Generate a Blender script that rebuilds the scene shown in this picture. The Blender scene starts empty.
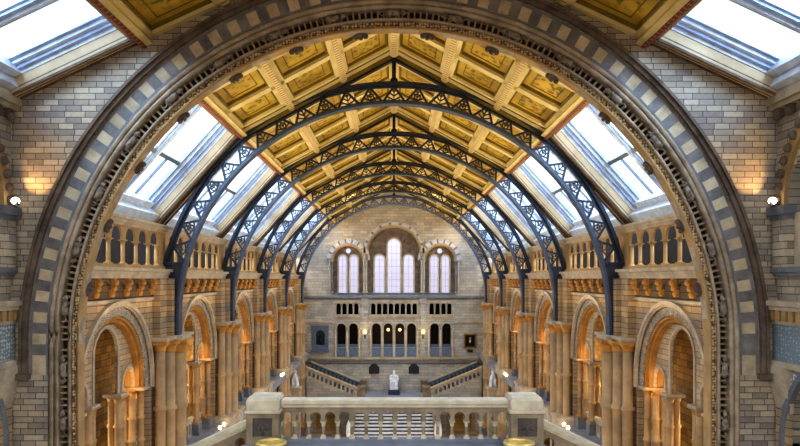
import bpy, bmesh, math, random
from mathutils import Vector, Matrix
from mathutils.geometry import tessellate_polygon
random.seed(7)
PI = math.pi
scn = bpy.context.scene
COL = scn.collection
ORD = ['first', 'second', 'third', 'fourth', 'fifth', 'sixth', 'seventh', 'eighth']

# ------------------------------------------------------------------ materials
def lin(c):
    return tuple((x / 12.92 if x <= .04045 else ((x + .055) / 1.055) ** 2.4) for x in [v / 255 for v in c]) + (1,)

def nmat(name):
    m = bpy.data.materials.new(name); m.use_nodes = True
    nt = m.node_tree; nt.nodes.clear()
    out = nt.nodes.new('ShaderNodeOutputMaterial')
    b = nt.nodes.new('ShaderNodeBsdfPrincipled')
    nt.links.new(b.outputs[0], out.inputs[0])
    b.inputs['Roughness'].default_value = .75
    return m, nt, b, out

def ramp(nt, stops):
    r = nt.nodes.new('ShaderNodeValToRGB')
    e = r.color_ramp.elements
    while len(e) < len(stops): e.new(.5)
    for i, (p, c) in enumerate(stops):
        e[i].position = p; e[i].color = lin(c)
    return r

def mixrgb(nt, fac, a, b, mode='MIX'):
    n = nt.nodes.new('ShaderNodeMix'); n.data_type = 'RGBA'; n.blend_type = mode
    for sock, v in ((n.inputs[0], fac), (n.inputs[6], a), (n.inputs[7], b)):
        if hasattr(v, 'is_linked') or isinstance(v, bpy.types.NodeSocket): nt.links.new(v, sock)
        else: sock.default_value = v
    return n.outputs[2]

def noise(nt, vec, scale, detail=3, rough=.6):
    n = nt.nodes.new('ShaderNodeTexNoise'); n.inputs['Scale'].default_value = scale
    n.inputs['Detail'].default_value = detail; n.inputs['Roughness'].default_value = rough
    if vec is not None: nt.links.new(vec, n.inputs['Vector'])
    return n.outputs[0]

def pos(nt):
    return nt.nodes.new('ShaderNodeNewGeometry').outputs['Position']

def bumped(nt, b, h, strength=.3, dist=.03):
    n = nt.nodes.new('ShaderNodeBump'); n.inputs['Strength'].default_value = strength; n.inputs['Distance'].default_value = dist
    nt.links.new(h, n.inputs['Height']); nt.links.new(n.outputs[0], b.inputs['Normal'])

def stone(name, c1, c2, scale=1.2, rough=.75, spec=.3, bump=.25):
    m, nt, b, o = nmat(name)
    p = pos(nt)
    r = ramp(nt, [(.32, c1), (.68, c2)])
    nt.links.new(noise(nt, p, scale, 5, .65), r.inputs[0])
    nt.links.new(r.outputs[0], b.inputs['Base Color'])
    b.inputs['Roughness'].default_value = rough
    b.inputs['Specular IOR Level'].default_value = spec
    bumped(nt, b, noise(nt, p, scale * 14, 3), bump, .02)
    return m

def brick(name, axes, cols, mortar, bw=.62, bh=.2, bump=.5, sat=1):
    m, nt, b, o = nmat(name)
    p = pos(nt)
    sep = nt.nodes.new('ShaderNodeSeparateXYZ'); nt.links.new(p, sep.inputs[0])
    cmb = nt.nodes.new('ShaderNodeCombineXYZ')
    nt.links.new(sep.outputs[axes[0]], cmb.inputs[0]); nt.links.new(sep.outputs[axes[1]], cmb.inputs[1])
    def tb(ca, cb, off):
        t = nt.nodes.new('ShaderNodeTexBrick')
        t.inputs['Scale'].default_value = 1; t.inputs['Brick Width'].default_value = bw; t.inputs['Row Height'].default_value = bh
        t.inputs['Mortar Size'].default_value = .012; t.inputs['Mortar Smooth'].default_value = .3
        t.inputs['Color1'].default_value = lin(ca); t.inputs['Color2'].default_value = lin(cb); t.inputs['Mortar'].default_value = lin(mortar)
        t.offset = .5; t.squash = off; t.squash_frequency = 3
        nt.links.new(cmb.outputs[0], t.inputs['Vector'])
        return t
    t1 = tb(cols[0], cols[1], 1.35); t2 = tb(cols[2], cols[3], 1.35)
    n = noise(nt, p, .8, 2)
    r = nt.nodes.new('ShaderNodeMapRange'); r.inputs[1].default_value = .4; r.inputs[2].default_value = .6
    nt.links.new(n, r.inputs[0])
    c = mixrgb(nt, r.outputs[0], t1.outputs[0], t2.outputs[0])
    n2 = noise(nt, p, 9, 4)
    r2 = nt.nodes.new('ShaderNodeMapRange'); r2.inputs[3].default_value = .72; r2.inputs[4].default_value = 1.22
    nt.links.new(n2, r2.inputs[0])
    c = mixrgb(nt, 1.0, c, r2.outputs[0], 'MULTIPLY')
    nt.links.new(c, b.inputs['Base Color'])
    inv = nt.nodes.new('ShaderNodeMath'); inv.operation = 'SUBTRACT'; inv.inputs[0].default_value = 1
    nt.links.new(t1.outputs[1], inv.inputs[1])
    bumped(nt, b, inv.outputs[0], bump, .02)
    b.inputs['Roughness'].default_value = .8; b.inputs['Specular IOR Level'].default_value = .25
    return m

def pattern(name, base, dark, scale, thresh=.35, metric='EUCLIDEAN', bump=.6, third=None):
    """carved or painted repeat pattern: cells of a voronoi"""
    m, nt, b, o = nmat(name)
    p = pos(nt)
    v = nt.nodes.new('ShaderNodeTexVoronoi'); v.distance = metric
    v.inputs['Scale'].default_value = scale; v.inputs['Randomness'].default_value = .45
    nt.links.new(p, v.inputs['Vector'])
    r = ramp(nt, [(thresh - .12, base), (thresh + .12, dark)])
    nt.links.new(v.outputs['Distance'], r.inputs[0])
    c = r.outputs[0]
    if third:
        rr = ramp(nt, [(.45, (255, 255, 255)), (.6, third)])
        nt.links.new(noise(nt, p, scale * .4, 2), rr.inputs[0])
        c = mixrgb(nt, .6, c, rr.outputs[0], 'MULTIPLY')
    nt.links.new(c, b.inputs['Base Color'])
    inv = nt.nodes.new('ShaderNodeMath'); inv.operation = 'SUBTRACT'; inv.inputs[0].default_value = 1
    nt.links.new(v.outputs['Distance'], inv.inputs[1])
    bumped(nt, b, inv.outputs[0], bump, .05)
    return m

def plain(name, c, rough=.5, metal=0, spec=.5):
    m, nt, b, o = nmat(name)
    p = pos(nt)
    r = ramp(nt, [(.3, tuple(x * .88 for x in c)), (.7, tuple(min(255, x * 1.08) for x in c))])
    nt.links.new(noise(nt, p, 3, 3), r.inputs[0])
    nt.links.new(r.outputs[0], b.inputs['Base Color'])
    b.inputs['Roughness'].default_value = rough; b.inputs['Metallic'].default_value = metal
    b.inputs['Specular IOR Level'].default_value = spec
    return m

def glow(name, c, s):
    m, nt, b, o = nmat(name)
    nt.nodes.remove(b)
    e = nt.nodes.new('ShaderNodeEmission'); e.inputs[0].default_value = lin(c); e.inputs[1].default_value = s
    nt.links.new(e.outputs[0], o.inputs[0])
    return m

def glass(name, tint, milky=0.0):
    m, nt, b, o = nmat(name)
    nt.nodes.remove(b)
    t = nt.nodes.new('ShaderNodeBsdfTransparent'); t.inputs[0].default_value = lin(tint)
    g = nt.nodes.new('ShaderNodeBsdfGlossy'); g.inputs['Roughness'].default_value = .1
    mx = nt.nodes.new('ShaderNodeMixShader'); mx.inputs[0].default_value = .05
    nt.links.new(t.outputs[0], mx.inputs[1]); nt.links.new(g.outputs[0], mx.inputs[2])
    last = mx
    if milky:
        d = nt.nodes.new('ShaderNodeBsdfTranslucent'); d.inputs[0].default_value = lin(tint)
        m2 = nt.nodes.new('ShaderNodeMixShader'); m2.inputs[0].default_value = milky
        nt.links.new(mx.outputs[0], m2.inputs[1]); nt.links.new(d.outputs[0], m2.inputs[2]); last = m2
    nt.links.new(last.outputs[0], o.inputs[0])
    return m

def painted(name):
    """gold ground with leaf sprays in olive and russet"""
    m, nt, b, o = nmat(name)
    p = pos(nt)
    tc = nt.nodes.new('ShaderNodeTexCoord').outputs['Generated']
    base = ramp(nt, [(.3, (168, 130, 30)), (.7, (222, 184, 66))])
    nt.links.new(noise(nt, p, .7, 3), base.inputs[0])
    v = nt.nodes.new('ShaderNodeTexVoronoi'); v.inputs['Scale'].default_value = 4.2
    ad = nt.nodes.new('ShaderNodeVectorMath'); ad.operation = 'MULTIPLY_ADD'
    nn = nt.nodes.new('ShaderNodeTexNoise'); nn.inputs['Scale'].default_value = 2.2; nt.links.new(p, nn.inputs['Vector'])
    nt.links.new(nn.outputs['Color'], ad.inputs[0]); ad.inputs[1].default_value = (.5, .5, .5); nt.links.new(p, ad.inputs[2])
    nt.links.new(ad.outputs[0], v.inputs['Vector'])
    r = ramp(nt, [(.3, (255, 255, 255)), (.5, (0, 0, 0))]); nt.links.new(v.outputs['Distance'], r.inputs[0])
    # only in the middle of the panel
    sep = nt.nodes.new('ShaderNodeSeparateXYZ'); nt.links.new(tc, sep.inputs[0])
    def band(sock):
        a = nt.nodes.new('ShaderNodeMath'); a.operation = 'SUBTRACT'; a.inputs[1].default_value = .5; nt.links.new(sock, a.inputs[0])
        c = nt.nodes.new('ShaderNodeMath'); c.operation = 'ABSOLUTE'; nt.links.new(a.outputs[0], c.inputs[0])
        d = nt.nodes.new('ShaderNodeMapRange'); d.inputs[1].default_value = .44; d.inputs[2].default_value = .28
        nt.links.new(c.outputs[0], d.inputs[0]); return d.outputs[0]
    mm = nt.nodes.new('ShaderNodeMath'); mm.operation = 'MULTIPLY'
    nt.links.new(band(sep.outputs[0]), mm.inputs[0]); nt.links.new(band(sep.outputs[1]), mm.inputs[1])
    m2 = nt.nodes.new('ShaderNodeMath'); m2.operation = 'MULTIPLY'
    nt.links.new(mm.outputs[0], m2.inputs[0]); nt.links.new(r.outputs[0], m2.inputs[1])
    m3 = nt.nodes.new('ShaderNodeMath'); m3.operation = 'MULTIPLY'; m3.inputs[1].default_value = .9
    nt.links.new(m2.outputs[0], m3.inputs[0])
    leaf = ramp(nt, [(.42, (92, 92, 20)), (.58, (140, 78, 24))]); nt.links.new(noise(nt, p, 1.3, 1), leaf.inputs[0])
    c = mixrgb(nt, m3.outputs[0], base.outputs[0], leaf.outputs[0])
    nt.links.new(c, b.inputs['Base Color']); b.inputs['Roughness'].default_value = .45
    return m

def dotted(name, base, dot, axis=1, step=.32):
    """straight beam with a row of painted dots along it"""
    m, nt, b, o = nmat(name)
    p = pos(nt)
    sep = nt.nodes.new('ShaderNodeSeparateXYZ'); nt.links.new(p, sep.inputs[0])
    a = nt.nodes.new('ShaderNodeMath'); a.operation = 'MULTIPLY'; a.inputs[1].default_value = 2 * PI / step
    nt.links.new(sep.outputs[axis], a.inputs[0])
    s = nt.nodes.new('ShaderNodeMath'); s.operation = 'SINE'; nt.links.new(a.outputs[0], s.inputs[0])
    r = ramp(nt, [(.5, base), (.8, dot)]); nt.links.new(s.outputs[0], r.inputs[0])
    nt.links.new(r.outputs[0], b.inputs['Base Color'])
    return m

def tiles(name, c1, c2, s):
    m, nt, b, o = nmat(name)
    p = pos(nt)
    ch = nt.nodes.new('ShaderNodeTexChecker'); ch.inputs['Scale'].default_value = s
    ch.inputs[1].default_value = lin(c1); ch.inputs[2].default_value = lin(c2)
    nt.links.new(p, ch.inputs[0])
    n2 = noise(nt, p, 2, 4)
    r2 = nt.nodes.new('ShaderNodeMapRange'); r2.inputs[3].default_value = .8; r2.inputs[4].default_value = 1.15
    nt.links.new(n2, r2.inputs[0])
    nt.links.new(mixrgb(nt, 1.0, ch.outputs[0], r2.outputs[0], 'MULTIPLY'), b.inputs['Base Color'])
    b.inputs['Roughness'].default_value = .35
    return m

BUFFS = [(206, 172, 124), (162, 138, 106), (188, 156, 114), (146, 134, 120)]
GREYS = [(176, 176, 182), (132, 140, 156), (196, 186, 168), (150, 148, 150)]
M = dict(
    wall_x=brick('buff_brick_across', (0, 2), [(190, 176, 154), (138, 126, 118), (198, 178, 146), (154, 140, 122)], (92, 84, 76), .42, .165),
    tymp=brick('honey_brick_along', (1, 2), [(214, 184, 140), (178, 152, 116), (198, 168, 126), (166, 148, 124)], (120, 98, 72), .6, .2),
    wall_pale=brick('pale_brick_along', (1, 2), [(204, 190, 162), (164, 154, 140), (190, 174, 146), (150, 144, 136)], (104, 94, 80), .6, .2),
    wall_y=brick('buff_brick_along', (1, 2), BUFFS, (92, 74, 54), .7, .22),
    wall_end=brick('pale_brick_end', (0, 2), [(206, 194, 174), (172, 164, 152), (196, 182, 160), (164, 158, 150)], (132, 122, 110), .8, .3, .3),
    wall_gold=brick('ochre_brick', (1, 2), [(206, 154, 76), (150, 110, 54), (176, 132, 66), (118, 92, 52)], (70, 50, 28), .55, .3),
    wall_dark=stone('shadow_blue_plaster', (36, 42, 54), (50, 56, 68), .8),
    buff=stone('buff_terracotta', (196, 160, 108), (158, 128, 88), 1.4),
    pale=stone('pale_terracotta', (206, 188, 158), (164, 148, 128), 1.6),
    gold=stone('golden_terracotta', (206, 150, 74), (160, 112, 54), 1.5),
    ringgrey=stone('light_blue_grey_stone', (206, 210, 218), (168, 172, 182), 2),
    grey=stone('grey_terracotta', (136, 136, 138), (104, 106, 112), 1.4),
    shaft=stone('banded_shaft_stone', (202, 168, 122), (160, 132, 98), .9),
    litshaft=stone('warm_lit_shaft_stone', (212, 172, 120), (162, 130, 94), 1),  # shaft stone with the warm glow on the bay columns put into its colour
    vouss_blue=stone('blue_grey_block', (146, 139, 131), (100, 95, 93), 1.8),
    vouss_cream=stone('cream_block', (220, 200, 162), (168, 150, 120), 1.6),
    mould=stone('brown_grey_moulding', (132, 114, 96), (84, 72, 62), 2),
    mould_pale=stone('pale_moulding', (196, 176, 148), (140, 124, 104), 2),
    channel=stone('dark_channel', (50, 40, 32), (30, 25, 22), 3),
    beast=stone('weathered_carving', (176, 160, 138), (84, 72, 60), 7),
    beads=stone('bead_stone', (186, 160, 124), (120, 98, 72), 4),
    foliage=pattern('carved_foliage', (224, 194, 144), (96, 72, 46), 13, .55),
    diaper=pattern('diaper_blocks', (206, 192, 164), (132, 122, 110), 14, .55, 'MANHATTAN', .4),
    bluediaper=pattern('blue_diaper', (206, 208, 200), (132, 146, 150), 9, .5, 'MANHATTAN', .4),
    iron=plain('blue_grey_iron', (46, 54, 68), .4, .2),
    iron_lit=plain('skylit_iron', (74, 86, 104), .4, .2),  # lighter copy of the iron, skylight on it painted into the colour
    leafiron=plain('gilded_grey_iron', (72, 68, 64), .45, .2),
    rod=plain('black_iron', (24, 24, 30), .5, .3),
    painted=painted('gold_leaf_painting'),
    rib=stone('cream_gold_timber', (236, 214, 154), (214, 186, 116), 1.0, .6),
    ribdark=stone('olive_gold_timber', (140, 116, 44), (110, 90, 30), 1.0, .6),
    ribdot=dotted('cream_beam_with_studs', (228, 198, 138), (150, 112, 62), 1, .24),
    red=dotted('red_edge_beam', (116, 50, 36), (176, 116, 80), 1, .22),
    back=stone('ceiling_boards', (120, 92, 34), (92, 70, 24), 1),
    white=plain('white_painted_timber', (214, 222, 234), .5),
    blueboard=plain('pale_blue_board', (164, 182, 212), .5),
    greyboard=plain('grey_glazing_bar', (104, 110, 122), .5),
    beige=stone('beige_rafter', (214, 190, 150), (184, 158, 120), 1, .6),
    pane=glass('sky_pane', (226, 238, 252)),
    frost=glass('frosted_pane', (238, 236, 250), .35),
    tile=tiles('floor_tiles', (178, 150, 112), (136, 112, 84), 1.0),
    slab=stone('grey_landing_stone', (156, 158, 166), (126, 128, 136), .8, .5),
    step=plain('white_step_edge', (216, 212, 206), .6),
    riser=plain('dark_riser', (60, 58, 60), .7),
    marble=plain('white_marble', (236, 236, 238), .35),
    bronze=plain('black_bronze', (28, 28, 34), .4, .3),
    plinth=plain('dark_blue_granite', (44, 54, 76), .4),
    bal=stone('foreground_stone', (164, 142, 110), (120, 104, 84), 2.5),
    baldark=stone('foreground_dark_stone', (104, 92, 78), (76, 70, 64), 2.5),
    cap=stone('pale_cap_stone', (220, 202, 168), (180, 162, 134), 2.5),
    brass=plain('polished_brass', (236, 204, 124), .35, .5),
    lamp=glow('lamp_glass', (255, 206, 130), 3),
    lampw=glow('white_lamp_glass', (255, 240, 214), 6),
    core=brick('shadowed_core_brick', (1, 2), [(120, 98, 70), (92, 78, 60), (110, 90, 66), (84, 74, 62)], (60, 48, 36), .7, .22),  # darkened brick, shade between shafts and corbels painted into its colour
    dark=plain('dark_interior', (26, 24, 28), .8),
    gilt=plain('gilt_frame', (160, 122, 52), .4, .6),
    canvas=stone('dark_canvas', (30, 24, 20), (14, 12, 12), 2),
    flesh=plain('painted_face', (172, 128, 100), .6),
    slate=plain('blue_grey_slate', (104, 116, 132), .6),
    blackplaque=plain('black_plaque', (30, 27, 30), .5),
)

# ------------------------------------------------------------------ mesh builder
class MB:
    """collects shapes as (a, d, h): along the wall, out of the wall, height; `fn` maps them to local xyz"""
    def __init__(self, fn=None):
        self.v = []; self.f = []; self.mi = []; self.cur = 0; self.fn = fn or (lambda a, d, h: (a, d, h)); self.smooth = []
        self.sm = False
    def add(self, vs, fs):
        o = len(self.v)
        self.v += [self.fn(*p) for p in vs]
        for f in fs:
            self.f.append(tuple(o + i for i in f)); self.mi.append(self.cur); self.smooth.append(self.sm)
    def box(self, a0, a1, d0, d1, h0, h1):
        vs = [(a, d, h) for h in (h0, h1) for d in (d0, d1) for a in (a0, a1)]
        self.add(vs, [(0, 1, 3, 2), (4, 6, 7, 5), (0, 4, 5, 1), (2, 3, 7, 6), (0, 2, 6, 4), (1, 5, 7, 3)])
    def frustum(self, ca, cd, wa0, wd0, wa1, wd1, h0, h1):
        vs = [(ca + sx * w, cd + sy * q, h) for (w, q, h) in ((wa0, wd0, h0), (wa1, wd1, h1)) for sy in (-1, 1) for sx in (-1, 1)]
        self.add(vs, [(0, 1, 3, 2), (4, 6, 7, 5), (0, 4, 5, 1), (2, 3, 7, 6), (0, 2, 6, 4), (1, 5, 7, 3)])
    def plate(self, loops, d0, d1):
        """polygon with holes in the a-h plane, extruded from d0 to d1"""
        polys = [[Vector((p[0], p[1], 0)) for p in l] for l in loops]
        tris = tessellate_polygon(polys)
        flat = [p for l in loops for p in l]
        n = len(flat)
        vs = [(p[0], d0, p[1]) for p in flat] + [(p[0], d1, p[1]) for p in flat]
        fs = [tuple(t) for t in tris] + [tuple(n + i for i in reversed(t)) for t in tris]
        k = 0
        for l in loops:
            m = len(l)
            for i in range(m):
                j = (i + 1) % m
                fs.append((k + i, k + j, n + k + j, n + k + i))
            k += m
        self.add(vs, fs)
    def band(self, ca, ch, r0, r1, d0, d1, t0=0, t1=PI, n=32, drop=0, mats=None):
        """flat ring section in the a-h plane; drop adds straight legs below"""
        prof = [(t0 + (t1 - t0) * i / n) for i in range(n + 1)]
        for ri in range(n):
            if mats: self.cur = mats[ri % len(mats)]
            vs = []
            for t in (prof[ri], prof[ri + 1]):
                for r in (r0, r1):
                    for d in (d0, d1):
                        vs.append((ca + r * math.cos(t), d, ch + r * math.sin(t)))
            self.add(vs, [(0, 1, 3, 2), (4, 6, 7, 5), (0, 4, 5, 1), (2, 3, 7, 6), (0, 2, 6, 4), (1, 5, 7, 3)])
        if drop:
            for s in (-1, 1):
                self.box(ca + s * r0, ca + s * r1, d0, d1, ch - drop, ch)
    def tube(self, pts, r, n=8, radii=None, caps=True):
        pts = [Vector(p) for p in pts]; m = len(pts)
        rings = []
        up = Vector((0, 0, 1))
        for i, p in enumerate(pts):
            t = (pts[min(i + 1, m - 1)] - pts[max(i - 1, 0)])
            t = t.normalized() if t.length > 1e-6 else Vector((0, 0, 1))
            x = t.cross(up)
            if x.length < 1e-3: x = t.cross(Vector((1, 0, 0)))
            x.normalize(); y = t.cross(x).normalized()
            rr = radii[i] if radii else r
            rings.append([p + x * rr * math.cos(2 * PI * k / n) + y * rr * math.sin(2 * PI * k / n) for k in range(n)])
        vs = [tuple(v) for g in rings for v in g]
        fs = [(i * n + k, i * n + (k + 1) % n, (i + 1) * n + (k + 1) % n, (i + 1) * n + k) for i in range(m - 1) for k in range(n)]
        if caps: fs += [tuple(range(n)), tuple((m - 1) * n + k for k in reversed(range(n)))]
        s = self.sm; self.sm = True; self.add(vs, fs); self.sm = s
    def lathe(self, prof, ca=0, cd=0, n=12):
        m = len(prof)
        vs = [(ca + r * math.cos(2 * PI * k / n), cd + r * math.sin(2 * PI * k / n), h) for r, h in prof for k in range(n)]
        fs = [(i * n + k, i * n + (k + 1) % n, (i + 1) * n + (k + 1) % n, (i + 1) * n + k) for i in range(m - 1) for k in range(n)]
        fs += [tuple(reversed(range(n))), tuple((m - 1) * n + k for k in range(n))]
        s = self.sm; self.sm = True; self.add(vs, fs); self.sm = s
    def ball(self, c, r, n=10, sc=(1, 1, 1)):
        m = n // 2 + 1
        vs = [(c[0], c[1], c[2] - r * sc[2])]
        for i in range(1, m - 1):
            t = -PI / 2 + PI * i / (m - 1)
            for k in range(n):
                vs.append((c[0] + r * sc[0] * math.cos(t) * math.cos(2 * PI * k / n), c[1] + r * sc[1] * math.cos(t) * math.sin(2 * PI * k / n), c[2] + r * sc[2] * math.sin(t)))
        vs.append((c[0], c[1], c[2] + r * sc[2]))
        L = len(vs) - 1
        fs = [(0, 1 + (k + 1) % n, 1 + k) for k in range(n)]
        for i in range(m - 3):
            for k in range(n):
                fs.append((1 + i * n + k, 1 + i * n + (k + 1) % n, 1 + (i + 1) * n + (k + 1) % n, 1 + (i + 1) * n + k))
        fs += [(L, 1 + (m - 3) * n + k, 1 + (m - 3) * n + (k + 1) % n) for k in range(n)]
        s = self.sm; self.sm = True; self.add(vs, fs); self.sm = s
    def bar(self, p, q, w, t):
        """flat bar between two points of the a-h plane, w wide in that plane, from d=t[0] to t[1]"""
        px, ph = p; qx, qh = q
        L = math.hypot(qx - px, qh - ph); nx, nh = -(qh - ph) / L * w / 2, (qx - px) / L * w / 2
        pts = [(px + nx, ph + nh), (px - nx, ph - nh), (qx - nx, qh - nh), (qx + nx, qh + nh)]
        vs = [(a, d, h) for d in t for a, h in pts]
        self.add(vs, [(0, 1, 2, 3), (7, 6, 5, 4), (0, 4, 5, 1), (1, 5, 6, 2), (2, 6, 7, 3), (3, 7, 4, 0)])
    def mesh(self, name, mats, bevel=0):
        me = bpy.data.meshes.new(name)
        me.from_pydata(self.v, [], self.f)
        for m in (mats if isinstance(mats, (list, tuple)) else [mats]): me.materials.append(m)
        me.polygons.foreach_set('material_index', self.mi)
        me.polygons.foreach_set('use_smooth', self.smooth)
        bm = bmesh.new(); bm.from_mesh(me)
        bmesh.ops.remove_doubles(bm, verts=bm.verts, dist=1e-5)
        bmesh.ops.recalc_face_normals(bm, faces=bm.faces)
        bm.to_mesh(me); bm.free(); me.update()
        return me

def obj(name, mb, mats, parent=None, loc=None, bevel=0):
    """one mesh object; a part's vertices are given from the place of the thing's z=0, so undo the root's base height"""
    me = mb if isinstance(mb, bpy.types.Mesh) else mb.mesh(name, mats)
    o = bpy.data.objects.new(name, me); COL.objects.link(o)
    if parent is not None:
        o.parent = parent
        if loc is None: loc = (0, 0, -parent.get('_b', 0.0))
    if loc is not None: o.location = loc
    if bevel:
        bv = o.modifiers.new('bevel', 'BEVEL'); bv.width = bevel; bv.segments = 2; bv.limit_method = 'ANGLE'
    return o

def thing(name, label, cat, loc=(0, 0, 0), rotz=0, group=None, base=0):
    o = bpy.data.objects.new(name, None); COL.objects.link(o)
    o.empty_display_size = .2
    o.location = (loc[0], loc[1], loc[2] + base); o.rotation_euler = (0, 0, rotz)
    o['label'] = label; o['category'] = cat; o['_b'] = float(base)
    if group: o['group'] = group
    return o

def tag(o, label, cat, group=None):
    o['label'] = label; o['category'] = cat
    if group: o['group'] = group
    return o

def struct(name, mb, mats, parent=None):
    o = obj(name, mb, mats, parent)
    if parent is None: o['kind'] = 'structure'
    return o

def dup(root, loc, rotz, label, base=0):
    r = root.copy(); COL.objects.link(r)
    r.location = (loc[0], loc[1], loc[2] + base); r.rotation_euler = (0, 0, rotz); r['label'] = label
    for ch in list(root.children):
        c = ch.copy(); COL.objects.link(c); c.parent = r
        for g in list(ch.children):
            d = g.copy(); COL.objects.link(d); d.parent = c
    return r

def arch_loop(c, hw, bottom, spring, n=14):
    return [(c - hw, bottom)] + [(c - hw * math.cos(PI * i / n), spring + hw * math.sin(PI * i / n)) for i in range(n + 1)] + [(c + hw, bottom)]

CM = {}
def column(parent, x, y, z0, z1, r, mat='shaft', capmat='buff', name='column', rings=0, n=10):
    """a column part with capital and base as its sub-parts; meshes shared by size"""
    H = z1 - z0; key = (round(H, 3), round(r, 3), mat, capmat, rings, n)
    ch = min(.55, max(.14, r * 1.9)); bh = ch * .7
    if key not in CM:
        s = MB()
        prof = [(r * 1.02, bh * .8), (r, bh + .02)]
        for k in range(rings):
            zz = bh + (H - bh - ch) * (k + 1) / (rings + 1)
            prof += [(r, zz - r * .5), (r * 1.3, zz - r * .3), (r * 1.3, zz + r * .3), (r, zz + r * .5)]
        prof += [(r * .95, H - ch + .02)]
        s.lathe(prof, n=n)
        c = MB(); c.lathe([(r * .95, H - ch), (r * 1.18, H - ch + .02), (r * 1.05, H - ch * .85), (r * 1.2, H - ch * .55), (r * 1.65, H - ch * .28)], n=n)
        c.box(-r * 1.7, r * 1.7, -r * 1.7, r * 1.7, H - ch * .28, H)
        b = MB(); b.box(-r * 1.6, r * 1.6, -r * 1.6, r * 1.6, 0, bh * .45)
        b.lathe([(r * 1.5, bh * .45), (r * 1.5, bh * .6), (r * 1.2, bh * .75), (r * 1.02, bh)], n=n)
        CM[key] = (s.mesh('column', M[mat]), c.mesh('capital', M[capmat]), b.mesh('base', M[capmat]))
    a, c, b = CM[key]
    o = obj(name, a, None, parent, (x, y, z0 - parent.get('_b', 0.0)))
    obj('capital', c, None, o, (0, 0, 0)); obj('base', b, None, o, (0, 0, 0))
    return o

def lamp(kind, loc, energy, color, size=.1, rot=None, **kw):
    l = bpy.data.lights.new('lamp_light', kind); l.energy = energy; l.color = color
    if kind == 'AREA':
        l.shape = 'RECTANGLE'; l.size, l.size_y = size
    else: l.shadow_soft_size = size
    for k, v in kw.items(): setattr(l, k, v)
    o = bpy.data.objects.new('light', l); COL.objects.link(o); o.location = loc
    if rot: o.rotation_euler = rot
    return o

# ------------------------------------------------------------------ dimensions (eye level is z = 0)
XW = 9.6; D0 = 18.0; BAY = 9.16; YE = 68.7
GROUND = -15.0; GAL = -7.85
RIDGE = 9.55; CX, CZ = 6.5, 6.08; SX, SZ = 9.96, 2.25
T = [D0 + BAY * k for k in range(6)]
SIDES = ((-1, 'left'), (1, 'right'))
side_fn = {-1: (lambda a, d, h: (-XW + d, a, h)), 1: (lambda a, d, h: (XW - d, a, h))}
end_fn = lambda a, d, h: (a, YE - d, h)
front_fn = lambda a, d, h: (a, 17.9 - d, h)
local_side = lambda a, d, h: (d, a, h)          # left bay, local; the right-hand copies are turned half round

# ------------------------------------------------------------------ floors
m = MB(); m.box(-16, 16, -4, 74, GROUND - .3, GROUND); struct('floor', m, M['tile'])

# ------------------------------------------------------------------ nave side walls
for s, sn in SIDES:
    w = MB(side_fn[s])
    holes = []
    for b in range(5):
        c = D0 + BAY * (b + .5)
        holes.append(arch_loop(c, 3.0, GAL - .02, -3.9, 24))
        holes.append(arch_loop(c, 2.7, GROUND + .02, -11.6, 18))
    w.plate([[(18.4, GROUND), (YE, GROUND), (YE, .1), (18.4, .1)]] + holes, -.4, 0)
    struct('wall_' + sn, w, M['wall_y'])
    # back wall of the aisle and of the upper walk
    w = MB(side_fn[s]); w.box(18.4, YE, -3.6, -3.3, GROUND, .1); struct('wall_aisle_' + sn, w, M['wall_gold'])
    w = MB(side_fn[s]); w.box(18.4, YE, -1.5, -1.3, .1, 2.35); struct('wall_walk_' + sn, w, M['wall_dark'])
    w = MB(side_fn[s]); w.box(18.4, YE, -3.6, -.4, -.2, .1); struct('ceiling_aisle_' + sn, w, M['pale'])
    w = MB(side_fn[s]); w.box(18.6, YE, -3.3, .75, GAL - .35, GAL)
    struct('floor_gallery_' + sn, w, M['slab'])

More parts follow.
